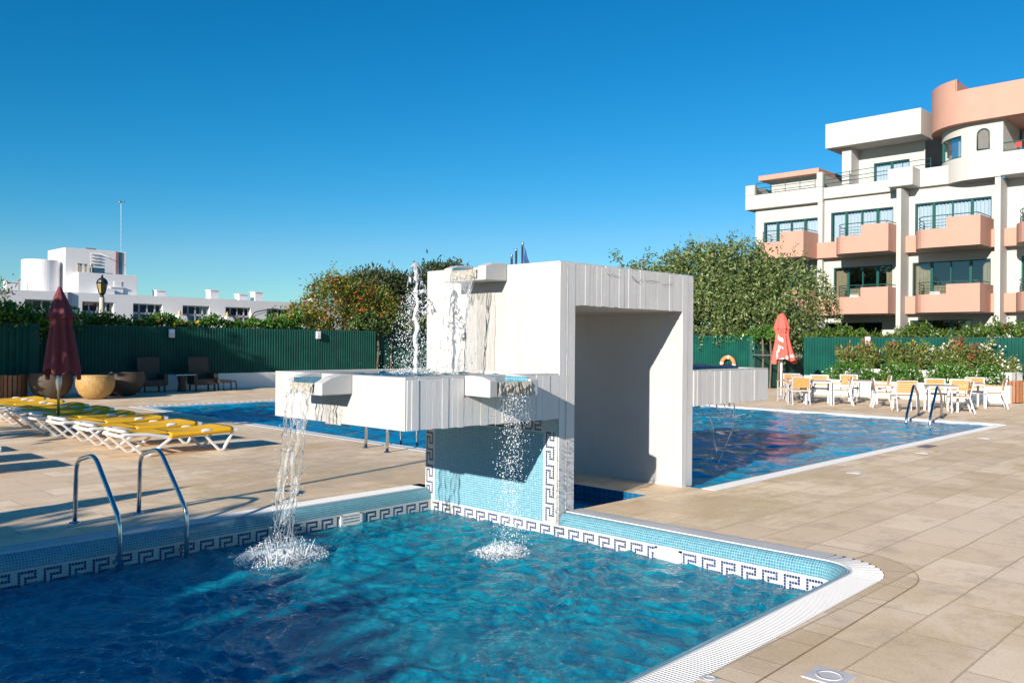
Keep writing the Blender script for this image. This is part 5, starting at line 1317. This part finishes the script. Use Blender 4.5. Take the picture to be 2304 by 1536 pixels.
UPW = [(20.24, 23.43, 6.6, 8.66), (16.39, 19.59, 6.6, 8.82), (11.94, 15.35, 6.6, 8.84), (8.0, 10.62, 6.6, 8.9)]
LOW = [(20.3, 23.4, 3.55, 5.85), (16.42, 19.42, 3.55, 5.92), (11.96, 15.45, 3.55, 5.95), (8.0, 10.7, 3.55, 5.98)]
GRD = [(16.9, 19.9, .3, 3.05), (12.73, 15.54, .3, 3.13), (8.3, 10.4, .3, 3.13)]
wall_with_holes('front_wall', BX, 3.5, 23.93, 0, 9.5, UPW + LOW + GRD, CREAM, ho, .25)
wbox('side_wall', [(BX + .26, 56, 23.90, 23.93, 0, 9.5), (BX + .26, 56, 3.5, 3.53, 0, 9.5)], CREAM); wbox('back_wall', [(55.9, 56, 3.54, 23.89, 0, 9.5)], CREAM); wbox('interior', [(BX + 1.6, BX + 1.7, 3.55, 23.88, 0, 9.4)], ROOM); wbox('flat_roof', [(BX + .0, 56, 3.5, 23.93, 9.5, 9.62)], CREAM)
def window(y0, y1, z0, z1, x, n, cur=CURT, frame=WFRAME, sill=None, dark=0, parent=None):
    xs = x + .10; m = MB(); w = .05
    def fb(a, b, c, d): m.box(xs - .04, xs + .04, a, b, c, d)
    fb(y0, y1, z1 - w, z1); fb(y0, y1, z0, z0 + w); fb(y0, y0 + w, z0 + w, z1 - w); fb(y1 - w, y1, z0 + w, z1 - w)
    for k in range(1, n):
        y = y0 + (y1 - y0) * k / n; ww = .06 if k in (1, n - 1) else .03; fb(y - ww, y + ww, z0 + w, z1 - w)
    f = m.build('window', frame, parent or ho)
    g = MB(); g.quad((xs + .01, y1 - w, z0 + w), (xs + .01, y0 + w, z0 + w), (xs + .01, y0 + w, z1 - w), (xs + .01, y1 - w, z1 - w)); g.build('pane', GLASS, f)
    if cur is not None:
        c = MB()
        spans = [(y0 + .05, y1 - .05, z1 - .1)] if not dark else [(y0 + .05, y0 + .12 * (y1 - y0), z1 - .15), (y0 + .30 * (y1 - y0), y0 + .75 * (y1 - y0), z0 + 1.25), (y1 - .22 * (y1 - y0), y1 - .05, z1 - .15)]
        for a, b, zt in spans: c.grid(lambda u, v: (xs + .16 + .045 * math.sin(2 * PI * u * (b - a) / .17), a + (b - a) * u, z0 + .05 + (zt - z0 - .05) * v), max(8, int((b - a) / .03)), 2)
        c.build('curtain', cur, f, smooth=True)
    return f
for a in UPW: window(*a, BX, 4)
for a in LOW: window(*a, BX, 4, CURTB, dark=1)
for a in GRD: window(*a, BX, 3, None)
# fins between the bays, parapet and recessed bands
for name, ya, yb in (('fin_wall', 15.62, 15.84), ('fin_wall', 11.28, 11.52), ('fin_wall', 7.2, 7.4)):
    m = MB(); m.extrude([(42.9, ya, .0), (BX - .002, ya, .0), (BX - .002, ya, 9.5), (42.9, ya, 9.5)], (0, yb - ya, 0)); m.build(name, CREAM, ho, bevel=.02)
wbox('fin_wall', [(43.72, BX - .002, 19.93, 20.2, .0, 9.5)], CREAM)
wbox('parapet', [(43.8, BX - .002, 15.85, 19.92, 9.56, 10.16), (43.7, BX - .002, 19.93, 24.42, 9.41, 10.2), (43.7, BX - .002, 23.85, 24.42, 10.2, 10.78), (43.7, BX - .002, 19.94, 20.26, 10.2, 11.0), (43.8, BX - .002, 11.5, 15.08, 9.60, 10.5), (42.9, BX - .002, 15.09, 16.28, 9.61, 10.5), (BX, 46, 24.0, 24.42, 9.41, 10.78)], CREAM)
wbox('parapet', [(42.9, BX - .002, 3.5, 11.28, 9.55, 10.6)], CREAM)
def band(y0, y1, z0, z1): wbox('salmon_band', [(43.55, BX - .003, y0, y1, z0, z1)], SALMON)
for z0, z1 in ((6.42, 7.25), (3.42, 4.3)):
    for y0, y1 in ((14.9, 16.3), (10.7, 11.84), (18.9, 20.15), (6.5, 7.6)): band(y0, y1, z0, z1)
def balcony(y0, y1, z0, zt, zl, full=True):
    """y0 right side (straight), y1 left (curved back to the wall); step to the lower left part"""
    ys = y0 + .47 * (y1 - y0)
    outer = [(BX - .004, y0), (FX, y0)] + [(FX, y) for y in np.linspace(y0, y1 - .5, 6)[1:]]
    n = 8
    for k in range(1, n + 1): a = PI / 2 * k / n; outer.append((FX + (BX - FX) * (1 - math.cos(a)) * .98, y1 - .5 + .85 * math.sin(a)))
    th = .14
    inner = []
    ns = normals(outer); inner = [(x - nx * -th, y - ny * -th) for (x, y), (nx, ny) in zip(outer, ns)]
    cx, cy = sum(p[0] for p in outer) / len(outer), sum(p[1] for p in outer) / len(outer)
    if math.dist(inner[len(inner) // 2], (cx, cy)) > math.dist(outer[len(outer) // 2], (cx, cy)): inner = [(x + nx * -th, y + ny * -th) for (x, y), (nx, ny) in zip(outer, ns)]
    m = MB(); k = len(outer)
    zts = [zt if (i < 2 or y <= ys + .01) else zl for i, (x, y) in enumerate(outer)]
    # split at the step
    for i in range(k - 1):
        (xa, ya), (xb, yb) = outer[i], outer[i + 1]; (ia, ja), (ib, jb) = inner[i], inner[i + 1]
        z = zt if (i == 0 or (ya + yb) / 2 < ys) else zl
        m.add([(xa, ya, z0), (xb, yb, z0), (xb, yb, z), (xa, ya, z), (ia, ja, z0 + .16), (ib, jb, z0 + .16), (ib, jb, z), (ia, ja, z)], [(0, 1, 2, 3), (5, 4, 7, 6), (3, 2, 6, 7), (0, 3, 7, 4), (1, 5, 6, 2)])
    m.add([(x, y, z0) for x, y in outer], [tuple(range(k))]); m.add([(x, y, z0 + .16) for x, y in inner], [tuple(reversed(range(k)))])
    b = m.build('balcony', SALMON, ho)
    r = MB(); top = [(x + .06 * 0, y, zt + .13) for x, y in inner]; r.tube(top, .022, 6)
    low = [p for p in inner if p[1] > ys]
    for z in (zl + .14, zl + .28, zl + .42): r.tube([(x, y, z) for x, y in low], .013, 5)
    for i in (0, 1): r.tube([(*inner[i], zt - .02), (*inner[i], zt + .13)], .018, 5)
    for p in (low[0], low[len(low) // 2], low[-1]): r.tube([(*p, zl), (*p, zt + .13)], .018, 5)
    r.build('railing', RAIL, b)
    ch = MB(); ch.box(FX + .9, FX + 1.35, y1 - .75, y1 - .3, z0 + .55, z0 + .62); ch.box(FX + 1.3, FX + 1.36, y1 - .75, y1 - .3, z0 + .62, z0 + 1.05)
    for dx in (.92, 1.3):
        for dy in (-.73, -.36): ch.box(FX + dx, FX + dx + .04, y1 + dy, y1 + dy + .04, z0 + .17, z0 + .55)
    ch.build('balcony_chair', PLASTIC, b)
    s = MB(); s.add([(x, y, z0 - .02) for x, y in outer], [tuple(range(k))]); s.build('soffit', CREAM, b)
for z0, zt, zl in ((6.42, 7.76, 7.28), (3.42, 4.70, 4.26)):
    for y0, y1 in ((11.84, 14.70), (15.86, 18.55), (20.13, 22.75), (7.5, 10.42)): balcony(y0, y1, z0, zt, zl)
# set back third floor
wall_with_holes('upper_wall', 45.2, 15.3, 19.4, 9.6, 12.3, [(16.05, 17.85, 10.0, 11.36)], CREAM, ho, .2); window(16.05, 17.85, 10.0, 11.36, 45.2, 2)
wbox('upper_side_wall', [(45.4, 55, 19.38, 19.4, 9.62, 12.3)], CREAM); wbox('corner_column', [(44.2, 45.19, 18.62, 19.12, 9.62, 12.17)], CREAM)
wbox('roof_block', [(43.7, 55, 15.0, 19.80, 12.17, 13.46)], CREAM)
wbox('penthouse_wall', [(44.9, 49, 20.4, 23.45, 9.62, 11.08)], CREAM); wbox('penthouse_roof', [(44.3, 49.4, 20.42, 23.95, 11.08, 11.37)], SALMON)
# curved salmon crown and rounded wall on the right
def curved(x0, xc, yc, ry, z0, z1, yr, zhi=None, ystep=None, n=20):
    """outline from straight right part (x0, yr..yc) bending back on the left"""
    pts = [(x0, y) for y in np.linspace(yr, yc, 12)]
    for k in range(1, n + 1): a = PI / 2 * k / n; pts.append((x0 + xc * (1 - math.cos(a)), yc + ry * math.sin(a)))
    m = MB()
    for (xa, ya), (xb, yb) in zip(pts, pts[1:]):
        z = zhi if (zhi and (ya + yb) / 2 > ystep) else z1
        m.add([(xa, ya, z0), (xb, yb, z0), (xb, yb, z), (xa, ya, z), (xa + .25, ya, z), (xb + .25, yb, z)], [(1, 0, 3, 2), (2, 3, 4, 5)])
    if zhi: m.quad((x0, ystep, z1), (x0 + 2.5, ystep, z1), (x0 + 2.5, ystep, zhi), (x0, ystep, zhi))
    poly = pts + [(x0 + 6, pts[-1][1]), (x0 + 6, yr)]
    m.add([(x, y, z0) for x, y in poly], [tuple(range(len(poly)))]); m.add([(x, y, z1 - .02) for x, y in poly], [tuple(range(len(poly)))])
    return m
curved(42.9, 2.6, 12.6, 2.35, 12.20, 13.72, 3.5, 14.28, 13.2).build('curved_parapet', SALMON, ho, smooth=False)
c2 = MB(); pts = [(43.3, y) for y in np.linspace(11.3, 12.5, 5)] + [(43.3 + 2.2 * (1 - math.cos(PI / 2 * k / 16)), 12.5 + 2.0 * math.sin(PI / 2 * k / 16)) for k in range(1, 17)]
for (xa, ya), (xb, yb) in zip(pts, pts[1:]):
    if 13.05 < (ya + yb) / 2 < 14.5: c2.quad((xa, ya, 9.6), (xb, yb, 9.6), (xb, yb, 10.70), (xa, ya, 10.70)); c2.quad((xa, ya, 11.72), (xb, yb, 11.72), (xb, yb, 12.2), (xa, ya, 12.2))
    else: c2.quad((xa, ya, 9.6), (xb, yb, 9.6), (xb, yb, 12.2), (xa, ya, 12.2))
c2.quad((43.3, 11.3, 9.6), (46, 11.3, 9.6), (46, 11.3, 12.2), (43.3, 11.3, 12.2))
c2.build('rounded_wall', CREAM, ho)
cw = [(x + .14, y) for x, y in pts if 12.9 < y < 14.6]; m = MB()
for (xa, ya), (xb, yb) in zip(cw, cw[1:]): m.quad((xa, ya, 10.70), (xb, yb, 10.70), (xb, yb, 11.72), (xa, ya, 11.72))
f = m.build('window', GLASS, ho); m = MB()
for (xa, ya), (xb, yb) in zip(cw, cw[1:]): m.quad((xa + .2, ya, 10.70), (xb + .2, yb, 10.70), (xb + .2, yb, 11.72), (xa + .2, ya, 11.72))
m.build('curtain', CURT, f); m = MB()
for z in (10.73, 11.69): m.tube([(x - .03, y, z) for x, y in cw], .04, 5)
for x, y in (cw[0], cw[len(cw) // 2], cw[-1]): m.box(x - .07, x + .03, y - .05, y + .05, 10.7, 11.72)
m.build('window_frame', WFRAME, f)
# arched window
ya, yb, zb, zs = 11.86, 12.36, 10.92, 11.6; rr = (yb - ya) / 2; pr_ = [(yb, zb), (ya, zb)] + [((ya + yb) / 2 - rr * math.cos(PI * k / 12), zs + rr * math.sin(PI * k / 12)) for k in range(13)]
m = MB(); m.add([(43.285, y, z) for y, z in pr_], [tuple(range(len(pr_)))]); f = m.build('arched_window', pbr('tan_glass', (.20, .175, .155), .1, spec=.8), ho); m = MB(); m.tube([(43.27, y, z) for y, z in pr_ + [pr_[0]]], .035, 6); m.build('window_frame', WFRAME, f, smooth=True)
wbox('upper_back_wall', [(46.2, 46.3, 3.5, 11.25, 9.62, 12.19)], CREAM)
m = MB(); m.tube([(42.95, 11.2, 11.0), (42.95, 4, 11.0)], .03, 6); m.tube([(42.95, 11.2, 10.65), (42.95, 4, 10.65)], .02, 6); m.build('terrace_railing', RAIL, ho)
m = MB(); m.box(42.90, 42.94, 10.45, 10.7, 10.72, 10.95); m.build('hanging_towel', pbr('red_towel', (.6, .06, .05), .9), ho)
tr_ = MB()
for y0, y1, z0, x in ((20.4, 23.8, 10.22, 43.85), (14.6, 19.9, 10.2, 43.9)):
    for dz in (.16, .36, .62): tr_.tube([(x, y0, z0 + dz + (.14 if y0 < 15 else 0)), (x, y1, z0 + dz)], .018, 5)
    for k in range(5): y = y0 + (y1 - y0) * k / 4; tr_.tube([(x, y, z0 - .1), (x, y, z0 + .66 + (.14 * (4 - k) / 4 if y0 < 15 else 0))], .018, 5)
tr_.build('terrace_railing', RAIL, ho)
# ------------------------------------------------------------------ long white block on the left
wb = thing('apartment_block', 'long low white apartment block with grey windows beyond the left hedge', 'building', (32, 74, 0)); YW = 70.0
wx = [(-3.9 + 3.9 * k - .0) for k in range(0)]
holes = [(x, x + 2.38, 2.2, 4.8) for x in (16.1, 20.2, 24.21, 28.08, 32.17, 36.0, 40.0, 44.0, 48)]
m = MB(); xs = sorted({8.0, 62.0, *[h for a in holes for h in a[:2]]}); zs = [0, 2.2, 4.8, 5.44]
for xa, xb in zip(xs, xs[1:]):
    for za, zb in zip(zs, zs[1:]):
        if any(a < (xa + xb) / 2 < b and c < (za + zb) / 2 < d for a, b, c, d in holes): continue
        m.quad((xa, YW, za), (xb, YW, za), (xb, YW, zb), (xa, YW, zb))
for a, b, c, d in holes:
    m.quad((a, YW, d), (b, YW, d), (b, YW + .5, d), (a, YW + .5, d)); m.quad((a, YW, c), (a, YW, d), (a, YW + .5, d), (a, YW + .5, c)); m.quad((b, YW, d), (b, YW, c), (b, YW + .5, c), (b, YW + .5, d))
m.box(8.0, 62, YW + .51, YW + 12, 0, 5.42); m.box(8, 62, YW, YW + .5, 5.441, 5.46); m.build('wall', LILAC, wb)
for a, b, c, d in holes:
    m = MB(); y = YW + .3
    for x0, x1, z0, z1 in ((a, b, d - .09, d), (a, a + .09, c, d - .09), (b - .09, b, c, d - .09), (a + .09, b - .09, d - .86, d - .70)): m.box(x0, x1, y - .05, y + .05, z0, z1)
    for k in (1, 2, 3): x = a + (b - a) * (.02 + k * .27 - .05); m.box(x - .05, x + .05, y - .05, y + .05, c, d - .09)
    f = m.build('window', GFRAME, wb); m = MB(); m.quad((a, y, c), (b, y, c), (b, y, d), (a, y, d)); m.build('pane', GLASS, f)
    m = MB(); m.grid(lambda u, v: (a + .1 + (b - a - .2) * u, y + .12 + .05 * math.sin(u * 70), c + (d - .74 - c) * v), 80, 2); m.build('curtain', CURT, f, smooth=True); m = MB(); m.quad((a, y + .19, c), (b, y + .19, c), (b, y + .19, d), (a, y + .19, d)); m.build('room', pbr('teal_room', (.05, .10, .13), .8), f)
for k, (x, w, h) in enumerate(((30.32, .75, .52), (35.0, .75, .78), (37.7, .8, .55), (39.25, .75, .82), (45.3, .7, .6), (19.2, .8, .6), (26.6, 1.0, .6))):
    m = MB(); m.box(x, x + w, YW + .8, YW + 1.6, 5.42, 5.42 + h); m.box(x - .06, x + w + .06, YW + .74, YW + 1.66, 5.42 + h, 5.5 + h); m.build('chimney', LILAC, wb)
for x in (31.0, 35.2): m = MB(); m.extrude([(x - .1, YW - .02, 2.2), (x + 1.3, YW - .02, 2.2), (x + .9, YW - .02, 3.9), (x + .3, YW - .02, 3.9)], (0, -1.3, 0)); m.build('side_screen', LILAC, wb)
m = MB()
for k in range(230): m.box(24 + .085 * k, 24.04 + .085 * k, YW - 1.3, YW - 1.26, 2.3, 3.2)
m.box(24, 43.6, YW - 1.32, YW - 1.24, 3.2, 3.27); m.build('balustrade', LILAC, wb)
m = MB(); m.box(23.12, 23.35, YW - .14, YW - .003, 0, 5.44); m.build('drain_pipe', pbr('blue_grey_pipe', (.10, .14, .2), .6), wb)
for i, x in enumerate((31.55, 35.75, 39.6)):
    umbrella('closed_umbrella', ['closed buff umbrella on the white block balcony, leftmost of the three', 'closed buff umbrella on the white block balcony, in front of its third window', 'closed buff umbrella on the white block balcony near the curved pole'][i] if i < 2 else 'closed buff umbrella on the white block balcony, nearest the flowering bush', (x - 1.5 if i == 2 else x + 1.2 - 1.2, YW - .8, 2.2), [(.02, 4.35), (.10, 4.2), (.16, 3.6), (.24, 2.9)], .03, 4.35, BUFF, 6, .2, base=False)
# roof tower, tank and mast
to = thing('roof_tower', 'white stair tower rising above the apartment block roof with a red pipe', 'tower', (25.5, 74, 5.4))
m = MB(); m.box(23.6, 28.3, 72.0, 76.0, 5.42, 9.05); m.build('tower_body', LILAC, to, bevel=.02); m = MB(); m.box(24.2, 28.75, 70.9, 71.99, 5.42, 7.1); m.build('annex', LILAC, to, bevel=.02)
m = MB(); m.box(25.3, 26.1, 72.5, 73.5, 9.05, 9.2); m.build('roof_hatch', pbr('brown_hatch', (.2, .16, .12), .8), to)
m = MB(); m.tube([(27.45, 71.95, 9.05), (27.45, 71.95, 7.1)], .035, 6); m.tube([(27.58, 71.95, 9.05), (27.58, 71.95, 7.1)], .03, 6); m.build('red_pipe', RUST, to); m = MB(); m.box(27.72, 27.95, 71.96, 71.995, 7.12, 9.0); m.build('blue_shutter', pbr('deep_blue_shutter', (.03, .10, .16), .6), to)
m = MB(); 
for k in range(4): m.box(25.5, 26.2, 71.9, 71.99, 7.9 + .25 * k, 7.95 + .25 * k)
m.beam((26.1, 71.85, 8.75), (26.75, 71.6, 8.5), .05, .05); m.build('vent_louvre', LILAC, to)
m = MB()
for x in (24.25, 24.45, 24.8, 25.3): m.box(x, x + .13, 71.2, 71.33, 7.1, 7.75); m.box(x - .08, x + .21, 71.12, 71.41, 7.75, 7.80)
m.build('vent_pipes', pbr('buff_vent', (.42, .36, .28), .8), to)
m = MB(); m.box(25.35, 26.3, 71.2, 71.8, 7.1, 7.55); m.build('roof_tank', pbr('blue_tank', (.03, .10, .16), .5), to)
m = MB(); m.box(26.9, 27.5, 70.86, 70.9, 5.5, 6.55); m.build('door', LILAC, to, bevel=.01); m = MB(); m.box(25.9, 26.7, 70.2, 70.88, 5.42, 5.9); m.build('roof_box', LILAC, to)
ta = thing('water_tank', 'round white water tank on the roof left of the stair tower', 'tank', (21.9, 73, 5.4)); m = MB(); m.lathe([(1.37, 0), (1.37, 2.55), (1.3, 2.6), (0, 2.6)], (22.35, 73.5, 5.42), 48); m.build('tank_shell', LILAC, ta, smooth=False)
m = MB(); m.box(22.9, 23.5, 73.2, 73.8, 8.02, 8.12); m.tube([(20.5, 72.6, 5.42), (20.5, 72.6, 6.3), (20.75, 72.8, 6.4)], .05, 6); m.build('tank_fittings', RUST, ta)
ma = thing('antenna_mast', 'thin tall lattice antenna mast on the stair tower roof', 'antenna', (28.05, 72.4, 9.05)); m = MB(); m.tube([(28.05, 72.4, 9.05), (28.0, 72.4, 13.2)], .035, 6)
for k in range(9): z = 9.4 + .42 * k; m.beam((27.98, 72.4, z), (28.1, 72.4, z + .12), .02, .02)
m.build('mast', METAL, ma); m = MB(); m.beam((27.7, 72.4, 13.2), (28.3, 72.4, 13.2), .06, .06); m.ball((27.85, 72.35, 13.2), .11); m.ball((28.18, 72.35, 13.18), .09); m.build('antenna_head', METAL, ma)
cp = thing('curved_pole', 'white curved street light arm in front of the white block', 'street light', (37.6, 66, 0)); m = MB(); m.tube(bez([(36.2, 66, 0), (36.2, 66, 3.9), (36.6, 66, 4.3), (38.2, 66, 4.62)], 8, .5), .05, 8); m.tube(bez([(36.2, 66, 3.3), (36.5, 66, 4.0), (38.2, 66, 4.5)], 8, .4), .03, 6); m.beam((38.0, 66, 4.6), (38.7, 66, 4.62), .16, .08); m.build('lamp_arm', METAL, cp)
